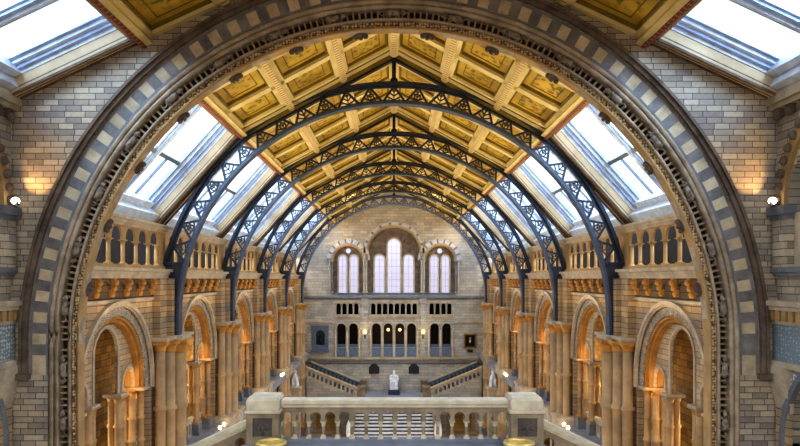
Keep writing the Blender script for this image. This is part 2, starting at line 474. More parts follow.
# ------------------------------------------------------------------ big arcade bays
def make_bay():
    t = thing('arcade_bay', '', 'arcade', (0, 0, 0), 0, 'wide round arches along the galleries', GAL)
    r = MB(local_side); r.band(0, -3.9, 3.0, 3.14, 0, .14, n=36, drop=.35); r.band(0, -3.9, 2.94, 3.02, .02, .08, n=36, drop=.35)
    obj('hood_moulding', r, M['pale'], t)
    r = MB(local_side); r.band(0, -3.9, 2.62, 3.0, -.4, -.04, n=46, mats=[0, 1]); r.cur = 0; [r.box(q * 2.62, q * 3.0, -.4, -.04, -4.25, -3.9) for q in (-1, 1)]
    obj('patterned_ring', r, [M['diaper'], M['mould_pale']], t)
    r = MB(local_side)
    r.band(0, -3.9, 2.4, 2.62, -.75, -.2, n=36, drop=.35)
    r.band(0, -3.9, 2.52, 2.66, -.2, -.1, n=36, drop=.35)
    obj('soffit_ring', r, M['gold'], t)
    # tympanum with a tall light between two low ones
    pts = [(-2.45, -4.25)]
    def notch(c, hw, sp):
        return [(c - hw, -4.25)] + [(c - hw * math.cos(PI * i / 12), sp + hw * math.sin(PI * i / 12)) for i in range(13)] + [(c + hw, -4.25)]
    pts += notch(-1.9, .48, -3.85) + notch(0, .92, -2.65) + notch(1.9, .48, -3.85) + [(2.45, -4.25)]
    pts += [(2.45 * math.cos(PI * i / 24), -3.9 + 2.45 * math.sin(PI * i / 24)) for i in range(25)]
    r = MB(local_side); r.plate([pts], -.49, -.42); obj('tympanum', r, M['tymp'], t)
    for c, hw, sp in ((-1.9, .48, -3.85), (0, .92, -2.65), (1.9, .48, -3.85)):
        r = MB(local_side); r.band(c, sp, hw, hw + .11, -.45, -.37, n=20, drop=sp + 4.25)
        obj('light_moulding', r, M['pale'], t)
    for q in (-1, 1):
        for a, d in ((1.03, -.42), (1.29, -.42), (1.16, -.72)):
            column(t, d, q * a, -7.3, -4.25, .125, 'litshaft', 'buff', rings=2)
        for a, d in ((2.48, -.5), (2.72, -.26), (2.5, -.78)):
            column(t, d, q * a, -7.3, -4.25, .13, 'litshaft', 'gold', rings=2)
        p = MB(local_side); p.box(q * .84, q * 1.42, -.9, -.2, GAL, -7.3); p.box(q * .8, q * 1.46, -.94, -.16, GAL, -7.65)
        obj('plinth', p, M['grey'], t)
        p = MB(local_side); p.box(q * 2.3, q * 2.95, -.95, -.05, GAL, -7.3); p.box(q * 2.26, q * 2.95, -1, -.02, GAL, -7.65)
        obj('plinth', p, M['grey'], t)
        p = MB(local_side); p.box(q * .82, q * 1.44, -.9, -.22, -4.27, -4.17); obj('abacus', p, M['pale'], t)
        p = MB(local_side); p.box(q * 2.3, q * 3.0, -.92, .02, -4.27, -4.17); obj('abacus', p, M['pale'], t)
    # parapet between the plinths
    p = MB(local_side); p.plate([[(-2.3, GAL), (2.3, GAL), (2.3, -7.0), (-2.3, -7.0)]] + [arch_loop(-2.1 + .42 * k, .13, GAL + .15, -7.3, 6) for k in range(11)], -.62, -.5)
    p.box(-2.3, 2.3, -.68, -.44, -7.02, -6.92)
    obj('parapet', p, M['pale'], t)
    return t

def bay_words(b, sn, what):
    return f'{what}, {ORD[b]} {sn} bay beyond the great arch'

bay0 = None
for s, sn in SIDES:
    for b in range(5):
        y = D0 + BAY * (b + .5); lab = bay_words(b, sn, 'wide round arch over tall and low openings')
        if bay0 is None:
            bay0 = make_bay(); bay0.location = (s * XW, y, GAL); bay0['label'] = lab
        else:
            dup(bay0, (s * XW, y, 0), 0 if s < 0 else PI, lab, GAL)

# ------------------------------------------------------------------ upper arcades and corbel tables
def make_gallery():
    t = thing('gallery_arcade', '', 'arcade', (0, 0, 0), 0, 'small-arched parapets under the skylights', .4)
    L = BAY / 2
    # keep only the heads: columns stand below 1.28
    pts = [(-L, 1.38)]
    for k in range(-3, 4):
        c = 1.18 * k; hw = .43
        pts += [(c - .42, 1.38)] + [(c - hw * math.cos(PI * i / 12), 1.47 + hw * math.sin(PI * i / 12)) for i in range(13)] + [(c + .42, 1.38)]
    pts += [(L, 1.38), (L, 2.0), (-L, 2.0)]
    w = MB(local_side); w.plate([pts], -.1, -.02); obj('arch_head_wall', w, M['buff'], t)
    w = MB(local_side)
    w.box(-L, -3.95, -.2, .02, .5, 1.4); obj('end_block', w, M['buff'], t)
    w = MB(local_side); w.box(3.95, L, -.2, .02, .5, 1.4); obj('end_block', w, M['buff'], t)
    w = MB(local_side); w.box(-L, L, -.45, .12, 2.0, 2.12); w.box(-L, L, -.4, .06, 1.9, 2.0); w.box(-L, L, -.5, .2, 2.12, 2.22); obj('cornice', w, M['pale'], t)
    w = MB(local_side); w.box(-L, L, -1.3, .1, .4, .52); obj('sill', w, M['buff'], t)
    for k in range(-3, 3):
        column(t, -.07, 1.18 * (k + .5), .52, 1.4, .075, 'buff', 'buff')
    for q in (-1, 1): column(t, -.07, q * 3.85, .52, 1.4, .075, 'buff', 'buff')
    return t

def make_corbels():
    t = thing('corbel_table', '', 'corbel table', (0, 0, 0), 0, 'corbelled ledges below the small-arched parapets', -.75)
    L = BAY / 2
    w = MB(local_side); w.box(-L, L, -.4, .42, .28, .4); w.box(-L, L, -.4, .3, .16, .28); w.box(-L, L, -.4, .24, .02, .16); obj('shelf', w, M['pale'], t)
    w = MB(local_side); w.box(-L, L, 0, .06, -.82, -.72); obj('string_course', w, M['pale'], t)
    c = MB(local_side)
    # one corbel: stepped scroll bracket
    c.plate([[(-.13, -.62), (.13, -.62), (.17, .02), (-.17, .02)]], 0, .1)
    for i, (d, z) in enumerate(((.08, -.5), (.14, -.32), (.2, -.13))):
        c.box(-.12, .12, 0, d, z - .06, .02)
        c.ball((0, d, z), .15, 8, (1, .7, .75))
    me = c.mesh('corbel', M['gold'])
    for k in range(6):
        o = obj('corbel', me, None, t, (0, -3.0 + 1.2 * k, .75))
    a = MB(local_side)
    pts = [(-3.6, -.02)]
    for k in range(7):
        cc = -3.6 + 1.2 * k
        if k == 0: pts = [(-3.6, .02), (-3.6, -.1)]; 
    pts = [(-3.62, .02), (-3.62, -.36)]
    for k in range(-1, 6):
        c0 = -3.0 + 1.2 * k + .6
        pts += [(c0 - .42 * math.cos(PI * i / 8), -.36 + .3 * math.sin(PI * i / 8)) for i in range(9)]
    pts += [(3.62, -.36), (3.62, .02)]
    pts = [p for p in pts if -3.63 < p[0] < 3.63]
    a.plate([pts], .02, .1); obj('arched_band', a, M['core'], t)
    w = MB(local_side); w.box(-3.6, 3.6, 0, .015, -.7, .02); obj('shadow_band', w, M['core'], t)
    return t

gal0 = cor0 = None
for s, sn in SIDES:
    for b in range(5):
        y = D0 + BAY * (b + .5); rz = 0 if s < 0 else PI
        l1 = bay_words(b, sn, 'small-arched stone parapet under the skylight'); l2 = bay_words(b, sn, 'golden corbelled stone ledge')
        if gal0 is None:
            gal0 = make_gallery(); gal0.location = (s * XW, y, .4); gal0['label'] = l1
            cor0 = make_corbels(); cor0.location = (s * XW, y, -.75); cor0['label'] = l2
        else:
            dup(gal0, (s * XW, y, 0), rz, l1, .4); dup(cor0, (s * XW, y, 0), rz, l2, -.75)

# ------------------------------------------------------------------ piers under the iron trusses
def make_pier():
    t = thing('pier', '', 'pier', (0, 0, 0), 0, 'clustered stone piers below the iron trusses', GROUND)
    w = MB(local_side); w.box(-1.3, 1.3, -.02, .3, -2.35, .02); w.box(-.5, .5, .3, .5, -2.35, .02); obj('pilaster', w, M['wall_y'], t)
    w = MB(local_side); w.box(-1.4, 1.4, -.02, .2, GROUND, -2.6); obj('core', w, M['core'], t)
    for a, d, r in ((-1.3, .3, .2), (-.7, .45, .24), (0, .58, .3), (.7, .45, .24), (1.3, .3, .2)):
        column(t, d, a, GROUND + .5, -2.5, r, 'shaft', 'gold', 'shaft', rings=4, n=14)
    w = MB(local_side); w.box(-1.6, 1.6, -.02, .62, -2.55, -2.45); w.box(-1.68, 1.68, -.02, .72, -2.45, -2.33); w.box(-.6, .6, .7, .95, -2.52, -2.33); obj('abacus', w, M['pale'], t)
    w = MB(local_side); w.box(-1.6, 1.6, -.02, .95, GROUND, GROUND + .5); obj('plinth', w, M['grey'], t)
    w = MB(local_side); w.box(-1.62, 1.62, -.02, .82, GAL - .3, GAL + .5); w.box(-1.7, 1.7, -.02, .9, GAL + .3, GAL + .45); obj('collar', w, M['pale'], t)
    return t
pier0 = None
for s, sn in SIDES:
    for k in range(1, 6):
        lab = f'clustered buff stone pier below the {ORD[k-1]} iron truss, {sn}-hand side'
        if pier0 is None:
            pier0 = make_pier(); pier0.location = (s * XW, T[k], GROUND); pier0['label'] = lab
        else: dup(pier0, (s * XW, T[k], 0), 0 if s < 0 else PI, lab, GROUND)

# ------------------------------------------------------------------ iron trusses
def make_truss():
    t = thing('iron_truss', '', 'roof truss', (0, 0, 0), 0, 'iron arch trusses across the hall', -2.33)
    fn = lambda a, d, h: (a, d, h)
    zc = -1.65; R1, R0 = 9.87, 8.93
    a0 = math.acos(9.58 / R1)
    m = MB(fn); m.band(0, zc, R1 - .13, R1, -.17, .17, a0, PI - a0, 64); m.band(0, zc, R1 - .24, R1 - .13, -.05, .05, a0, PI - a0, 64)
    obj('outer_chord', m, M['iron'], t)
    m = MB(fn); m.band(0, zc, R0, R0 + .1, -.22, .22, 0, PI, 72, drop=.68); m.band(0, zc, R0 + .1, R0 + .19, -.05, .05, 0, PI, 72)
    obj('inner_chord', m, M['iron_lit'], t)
    zt = .62
    for s in (-1, 1):
        pts = []
        for i in range(9):
            z = zt + (-1.65 - zt) * i / 8
            pts.append((s * math.sqrt((R0 + .1) ** 2 - (z - zc) ** 2), z))
        pts += [(s * (R0 + .1), -2.33), (s * 9.55, -2.33), (s * 9.58, zt)]
        m = MB(fn); m.plate([pts], -.14, .14); m.box(s * 8.7, s * 9.6, -.2, .2, zt - .02, zt + .08)
        obj('post', m, M['iron'], t)
    a1 = math.asin((zt + .1 - zc) / R1) + .02
    N = 25
    st = (PI - 2 * a1) / N
    ro, ri = R1 - .2, R0 + .14
    P = lambda r, a: (r * math.cos(a), zc + r * math.sin(a))
    orn = None
    for k in range(N):
        c = a1 + st * (k + .5)
        for q in (-1, 1):
            m = MB(fn); m.bar(P(ro + .03, c), P(ri - .03, c + q * st / 2), .085, (-.06, .06)); obj('brace', m, M['iron'], t)
        # leaf spray in the triangle
        m = MB(fn); m.bar(P(ri, c), P(ri + .62, c), .04, (-.03, .03))
        for rr, ww in ((.12, .3), (.28, .2), (.44, .11)):
            for q in (-1, 1):
                m.bar(P(ri + rr - .06, c), P(ri + rr + .1, c + q * ww / ri), .05, (-.03, .03))
        if k % 2: m.band(P(ri + .22, c)[0], P(ri + .22, c)[1], .1, .16, -.03, .03, 0, 2 * PI, 10)
        obj('scrollwork', m, M['leafiron'], t)
    m = MB(fn); m.tube([(0, 0, R1 + zc - .05), (0, 0, RIDGE - .15)], .085); m.lathe([(.16, R1 + zc - .06), (.16, R1 + zc + .12), (.09, R1 + zc + .2)])
    obj('tie_rod', m, M['rod'], t)
    return t
tr0 = None
for k in range(1, 6):
    lab = ['iron arch truss nearest the great stone arch, spanning the hall', 'second iron arch truss from the great stone arch', 'third iron arch truss from the great stone arch',
           'fourth iron arch truss from the great stone arch', 'farthest iron arch truss, nearest the end wall windows'][k - 1]
    if tr0 is None:
        tr0 = make_truss(); tr0.location = (0, T[k], -2.33); tr0['label'] = lab
    else: dup(tr0, (0, T[k], 0), 0, lab, -2.33)

# ------------------------------------------------------------------ roof: boards, beams, panels, skylights
def slope(s, p0, p1):
    """frame on a roof slope: u from p0 (upper edge) to p1 (lower edge), v along y, n outward"""
    dx, dz = p1[0] - p0[0], p1[1] - p0[1]; L = math.hypot(dx, dz); ux, uz = dx / L, dz / L
    nx, nz = -uz, ux
    if nz < 0: nx, nz = -nx, -nz
    return (lambda a, d, h: (s * (p0[0] + ux * h + nx * d), a, p0[1] + uz * h + nz * d)), L
class Shift:
    pass
def shifted(fn, oy): return lambda a, d, h: fn(a + oy, d, h)

def roof(ys, p_ridge, p_corner, tagname, wordsfn, rows):
    for s, sn in SIDES:
        fn, L = slope(s, p_ridge, p_corner)
        y0, y1 = ys[0], ys[-1]
        m = MB(fn); m.box(y0, y1, .12, .3, -.02, L); struct('ceiling_' + tagname + sn, m, M['back'])
        for i in (1, 2):
            m = MB(fn); u = L * i / 3
            m.box(y0, y1, -.2, .14, u - .14, u + .14); m.cur = 1; m.box(y0, y1, -.24, -.18, u - .09, u + .09)
            o = obj('ceiling_beam', m, [M['rib'], M['ribdot']]); o['kind'] = 'thing'
            tag(o, f'cream studded beam, {ORD[i-1]} below the ridge, {sn} slope{wordsfn(None)}', 'beam', 'lengthwise ceiling beams')
        m = MB(fn); m.box(y0, y1, -.3, .14, L - .3, L + .02); m.cur = 1; m.box(y0, y1, -.34, -.28, L - .12, L - .02); m.box(y0, y1, -.3, .1, L, L + .03)
        o = obj('ceiling_edge_beam', m, [M['rib'], M['red']]); o['kind'] = 'thing'
        tag(o, f'red and cream edge beam between {sn} ceiling and skylights{wordsfn(None)}', 'beam', 'edge beams of the ceiling')
        for j, (ya, yb) in enumerate(rows):
            for i in range(3):
                ua, ub = L * i / 3, L * (i + 1) / 3
                lo, hi = ua + .14, ub - (.14 if i < 2 else .3)
                lab = f'painted gold panel, {["upper", "middle", "lower"][i]} row, {sn} ceiling slope, {wordsfn(j)}'
                t = tag(obj('ceiling_coffer', MB(), []), lab, 'ceiling coffer', 'painted coffers of the ceiling'); t['kind'] = 'thing'
                # frame (the thing's own mesh)
                f = MB(fn); q = .15
                for (A, B, C_, D_) in ((ya, yb, lo, lo + q), (ya, yb, hi - q, hi), (ya, ya + q + .05, lo, hi), (yb - q - .05, yb, lo, hi)): f.box(A, B, -.16, .13, C_, D_)
                q2 = q + .07
                f.cur = 1
                for (A, B, C_, D_) in ((ya + q, yb - q, lo + q, lo + q2), (ya + q, yb - q, hi - q2, hi - q), (ya + q + .05, ya + q2 + .05, lo + q, hi - q), (yb - q2 - .05, yb - q - .05, lo + q, hi - q)): f.box(A, B, -.06, .13, C_, D_)
                t.data = f.mesh('ceiling_coffer', [M['rib'], M['ribdark']])
                f = MB(fn); z = .3
                for (A, B, C_, D_) in ((ya + q2 + z, yb - q2 - z, lo + q2 + z - .035, lo + q2 + z), (ya + q2 + z, yb - q2 - z, hi - q2 - z, hi - q2 - z + .035), (ya + q2 + z, ya + q2 + z + .035, lo + q2 + z, hi - q2 - z), (yb - q2 - z - .035, yb - q2 - z, lo + q2 + z, hi - q2 - z)): f.box(A, B, .02, .06, C_, D_)
                obj('inner_fillet', f, M['ribdark'], t)
                p = MB(fn); p.box(ya + q2, yb - q2, .04, .1, lo + q2, hi - q2)
                # generated coordinates follow the panel's own box
                obj('painted_field', p, M['painted'], t)
    m = MB(); m.box(-.17, .17, ys[0], ys[-1], p_ridge[1] - .3, p_ridge[1] + .1); m.cur = 1; m.box(-.1, .1, ys[0], ys[-1], p_ridge[1] - .35, p_ridge[1] - .28)
    o = obj('ridge_beam', m, [M['rib'], M['ribdot']])
    tag(o, 'cream studded ridge beam along the top of the ceiling' + wordsfn(None), 'beam', 'ridge beams')

def nave_words(j):
    if j is None: return ' beyond the great arch'
    k = j // 3
    w = ['near end', 'middle', 'far end'][j % 3]
    if j >= 15: return 'by the end wall'
    return f'{w} of the {ORD[k]} bay'
ROWS = []
for b in range(5):
    q0 = T[b] + .85; q1 = T[b + 1] - .85
    ROWS += [(q0 + (q1 - q0) * i / 3, q0 + (q1 - q0) * (i + 1) / 3) for i in range(3)]
ROWS += [(T[5] + .85, T[5] + 3.3)]
ys = [18.3, YE]
roof(ys, (0, RIDGE), (CX, CZ), '', nave_words, ROWS)
NRZ, NCX, NCZ, NSX, NSZ = 9.9, 7.03, 6.62, 10.55, 4.97
def near_words(j):
    if j is None: return ' in front of the great arch'
    return ['fifth row in front of', 'fourth row in front of', 'third row in front of', 'second row in front of', 'touching'][j] + ' the great arch'
roof([-3, 1.2, 5.4, 9.6, 13.75, 17.88], (0, NRZ), (NCX, NCZ), 'front_', near_words, [(-3, 1.2), (1.2, 5.4), (5.4, 9.6), (9.6, 13.75), (13.75, 17.88)])

# cross ribs over the trusses: beige rafters on the skylight slope and dark rib on the ceiling
win = [0]
def skylight(s, p0, p1, y0, y1, margin, cols, depth=.75, RV=.13, bars=True):
    win[0] += 1
    fn, L = slope(s, p0, p1)
    t = thing('window_%d' % win[0], '', 'window', (0, 0, 0)); del t['label'], t['category']; t['kind'] = 'structure'
    m = MB(fn); a0, a1 = y0 + margin, y1 - margin; u0, u1 = .2, L - .5
    for (A, B, C_, D_) in ((y0, a0, 0, L), (a1, y1, 0, L), (a0, a1, 0, u0)): m.box(A, B, -.05, .25, C_, D_)
    for (A, B) in ((a0 - .3, a0 - .14), (a1 + .14, a1 + .3)): m.box(A, B, -.14, -.05, 0, L)
    for (A, B) in ((a0 - .12, a0 + .02), (a1 - .02, a1 + .12)): m.box(A, B, -.1, -.04, 0, L)
    m.cur = 1
    for (A, B) in ((a0 - .4, a0 - .36), (a0 - .21, a0 - .18), (a0 - .02, a0 + .01), (a1 + .36, a1 + .4), (a1 + .18, a1 + .21), (a1 - .01, a1 + .02)): m.box(A, B, -.16, 0, 0, L)
    obj('window_frame', m, [M['beige'], M['mould']], t)
    m = MB(fn); m.box(a0, a1, -.03, .25, u1, L); m.box(a0, a1, -.08, -.03, L - .12, L); obj('window_sill', m, M['white'], t)
    m = MB(fn)
    for q, A in ((-1, a0), (1, a1)):
        for i in range(4):
            d0 = .25 + (depth - .25) * i / 4; d1 = .25 + (depth - .25) * (i + 1) / 4; off = -q * (.04 + RV * i)
            m.cur = i % 2
            m.box(A - q * -.1, A + off, d0, d1, u0, u1)
    m.cur = 0
    m.box(a0, a1, .2, depth, u1, u1 + .1); m.box(a0, a1, .2, depth, u0 - .1, u0)
    m.box(a0, a1, depth - .35, depth, u1 - .25, u1)
    obj('reveal', m, [M['white'], M['blueboard']], t)
    b0, b1 = a0 + .04 + 3 * RV + .1, a1 - .04 - 3 * RV - .1
    w = (b1 - b0) / cols; um = u0 + (u1 - u0) * .52
    for i in range(1, cols):
        c = b0 + w * i
        m = MB(fn); m.box(c - .2, c + .2, depth - .12, depth + .06, u0, u1); m.cur = 1; m.box(c - .28, c - .2, depth - .04, depth + .05, u0, u1); m.box(c + .2, c + .28, depth - .04, depth + .05, u0, u1); m.box(c - .05, c + .05, depth - .18, depth - .1, u0, u1)
        obj('mullion', m, [M['blueboard'], M['white']], t)
    for i in range(cols):
        A, B = b0 + w * i + (.22 if i else -.1), b0 + w * (i + 1) - (.22 if i < cols - 1 else -.1)
        if not bars:
            m = MB(fn); m.box(A, B, depth + .0, depth + .012, u0, u1); obj('pane', m, M['pane'], t); continue
        m = MB(fn); m.box(A, B, depth - .12, depth + .05, um - .08, um + .08); obj('transom', m, M['greyboard'], t)
        m = MB(fn); m.box((A + B) / 2 - .035, (A + B) / 2 + .035, depth - .05, depth + .04, um, u1); obj('glazing_bar', m, M['greyboard'], t)
        for (C_, D_) in ((u0, um), (um, u1)):
            m = MB(fn); m.box(A, B, depth + .0, depth + .012, C_, D_); obj('pane', m, M['pane'], t)
    return t

for s, sn in SIDES:
    for b in range(5):
        skylight(s, (CX, CZ), (SX, SZ), T[b] + (.3 if b == 0 else 0), T[b + 1], .5, 3)
    skylight(s, (CX, CZ), (SX, SZ), T[5], YE, .5, 2)
    skylight(s, (NCX, NCZ), (NSX, NSZ), 8.4, 17.88, .42, 5, .6, .14, False)
    skylight(s, (NCX, NCZ), (NSX, NSZ), -3, 8.4, .42, 6, .6, .14, False)
    # dark cross ribs on the ceiling over each truss
    for k in range(1, 6):
        fn, L = slope(s, (0, RIDGE), (CX, CZ))
        m = MB(fn); m.box(T[k] - .8, T[k] + .8, -.12, .1, 0, L); m.cur = 1; m.box(T[k] - .13, T[k] + .13, -.32, -.1, 0, L); m.box(T[k] - .8, T[k] - .7, -.17, -.1, 0, L); m.box(T[k] + .7, T[k] + .8, -.17, -.1, 0, L); m.cur = 2; m.box(T[k] - .16, T[k] + .16, -.37, -.3, 0, L)
        o = obj('ceiling_rib', m, [M['rib'], M['ribdark'], M['rod']]); o['kind'] = 'thing'
        tag(o, f'cream and olive cross rib above the {ORD[k-1]} iron truss, {sn} ceiling slope', 'beam', 'cross ribs of the ceiling')

# ------------------------------------------------------------------ great stone arch and its wall
ZC = -1.8
def front_wall():
    w = MB(front_fn)
    top = [(-10.62, GROUND), (-10.62, NSZ - .05), (-NCX, NCZ + .05), (0, NRZ + .1), (NCX, NCZ + .05), (10.62, NSZ - .05), (10.62, GROUND)]
    hole = [(9.53, GROUND), (9.53, -2.65), (10.05, -2.65)] + [(10.05 * math.cos(PI * i / 64), ZC + 10.05 * math.sin(PI * i / 64)) for i in range(65)] + [(-10.05, -2.65), (-9.53, -2.65), (-9.53, GROUND)]
    w.plate([top + hole], -.7, 0)
    return w
struct('wall_front', front_wall(), M['wall_x'])

arch = thing('great_stone_arch', 'huge round stone arch of striped blocks framing the whole hall', 'arch', (0, 17.9, 0), 0, None, GROUND)
afn = lambda a, d, h: (a, -d, h)
m = MB(afn); m.band(0, ZC, 10.17, 10.25, 0, .2, n=96, drop=.8); m.band(0, ZC, 10.06, 10.17, 0, .12, n=96, drop=.8); m.band(0, ZC, 10.25, 10.3, 0, .1, n=96, drop=.8)
for s in (-1, 1): m.box(s * 10.0, s * 10.34, 0, .24, -2.75, -2.6)
obj('outer_moulding', m, M['mould'], arch)
m = MB(afn)
n = 104
for i in range(n):
    m.cur = 1 if i % 2 else 0
    t0, t1 = PI * i / n, PI * (i + 1) / n
    m.band(0, ZC, 9.59, 9.96, -.5, 0, t0, t1, 1)
m.cur = 0; m.band(0, ZC, 9.96, 10.05, -.5, 0, n=96, drop=.85)
for s in (-1, 1):
    for i in range(2):
        m.cur = i % 2; m.box(s * 9.59, s * 9.96, -.5, 0, ZC - .3 * (i + 1) - (.25 if i else 0), ZC - .3 * i)
m.cur = 2; m.band(0, ZC, 9.53, 9.59, -.5, 0, n=96)
for s in (-1, 1): m.box(s * 9.53, s * 9.59, -.5, 0, -2.65, ZC)
obj('voussoir_ring', m, [M['vouss_blue'], M['vouss_cream'], M['grey']], arch)
LEG = -GROUND + ZC
m = MB(afn)
def roll(r, d, rad):
    pts = [(r, d, GROUND)] + [(r * math.cos(PI * i / 72), d, ZC + r * math.sin(PI * i / 72)) for i in range(73)] + [(-r, d, GROUND)]
    m.tube(pts, rad, 8)
m.band(0, ZC, 9.25, 9.53, -.5, -.06, n=96, drop=LEG); m.sm = True
roll(9.46, -.03, .075); roll(9.32, -.05, .07)
obj('roll_moulding', m, M['mould_pale'], arch)
m = MB(afn); m.band(0, ZC, 9.02, 9.25, -.6, -.28, n=96, drop=LEG); obj('bead_channel', m, M['channel'], arch)
m = MB(afn)
step = .17 / 9.13; a = -0.0
pos_l = [(9.135 * math.cos(step * i), ZC + 9.135 * math.sin(step * i), step * i) for i in range(int(PI / step) + 1)]
for x, z, t in pos_l:
    m.bar((9.04 * math.cos(t), ZC + 9.04 * math.sin(t)), (9.24 * math.cos(t), ZC + 9.24 * math.sin(t)), .055, (-.3, -.12))
for s in (-1, 1):
    for i in range(1, 76):
        z = ZC - .17 * i; m.box(s * 9.04, s * 9.24, -.3, -.12, z - .027, z + .027)
bo = obj('bead_course', m, M['beads'], arch); bo['kind'] = 'stuff'
m = MB(afn); m.band(0, ZC, 8.95, 9.02, -.6, -.1, n=96, drop=LEG); roll(8.985, -.08, .045); obj('inner_moulding', m, M['mould_pale'], arch)
m = MB(afn); m.band(0, ZC, 8.8, 8.95, -.5, -.16, n=96, drop=LEG); obj('foliage_band', m, M['foliage'], arch)
m = MB(afn); m.band(0, ZC, 8.72, 8.8, -.42, -.1, n=120, mats=[0, 0, 0, 1, 1, 1]); m.cur = 0
for s in (-1, 1): m.box(s * 8.72, s * 8.8, -.42, -.1, GROUND, ZC)
roll(8.76, -.1, .045); obj('edge_moulding', m, [M['buff'], M['mould_pale']], arch)
# carved beasts climbing the channel
def beast_mesh():
    b = MB()
    b.tube([(0, -.28, .02), (0, -.12, .1), (0, .1, .12), (0, .26, .08)], .1, 8, [.1, .14, .125, .1])
    b.ball((.0, .38, .14), .1, 10, (1, 1.15, 1)); b.tube([(0, .42, .12), (0, .54, .09)], .05, 6, [.065, .035])
    for q in (-1, 1):
        b.tube([(q * .08, .2, .08), (q * .2, .26, .02), (q * .2, .4, -.05)], .04, 6, [.055, .04, .03])
        b.tube([(q * .09, -.22, .06), (q * .23, -.14, .04), (q * .19, -.34, -.05)], .05, 6, [.075, .05, .035])
        b.ball((q * .07, .36, .24), .035, 6)
    b.tube([(0, -.3, .04), (.08, -.42, .06), (.02, -.52, .1), (-.08, -.5, .12)], .03, 6, [.035, .03, .025, .02])
    return b.mesh('carved_beast', M['beast'])
bm_ = beast_mesh()
angs = [12 * i for i in range(16)]
for s in (-1, 1):
    for i in range(9):
        t = math.radians(6.2 + 10.45 * i)
        if s == 1 and i == 8: continue
        x, z = s * 9.13 * math.cos(t), ZC + 9.13 * math.sin(t)
        o = obj('carved_beast', bm_, None, arch, (x, .1, z - GROUND))
        tang = Vector((-s * math.sin(t), 0, math.cos(t))); nrm = Vector((0, -1, 0)); sd = tang.cross(nrm)
        o.rotation_euler = Matrix((sd, tang, nrm)).transposed().to_euler(); o.scale = (.72,) * 3
    for z in (-2.5, -4.0, -5.6):
        o = obj('carved_beast', bm_, None, arch, (s * 9.13, .1, z - GROUND))
        o.rotation_euler = Matrix((Vector((1, 0, 0)) * 1, Vector((0, 0, 1)), Vector((0, -1, 0)))).transposed().to_euler(); o.scale = (.72,) * 3
# small carved bosses hanging below the inner edge
b = MB(); b.ball((0, 0, 0), .13, 8, (1.5, 1, .8)); b.ball((.14, 0, -.05), .08, 8); b.ball((-.13, 0, -.04), .08, 8); b.ball((0, -.05, -.1), .07, 8)
bo_m = b.mesh('carved_boss', M['mould'])
for s in (-1, 1):
    for i in range(7):
        t = math.radians(10 + 12.3 * i)
        o = obj('carved_boss', bo_m, None, arch, (s * 8.7 * math.cos(t), .36, ZC + 8.7 * math.sin(t) - GROUND)); o.rotation_euler = (0, -s * (PI / 2 - t) * -1, 0)

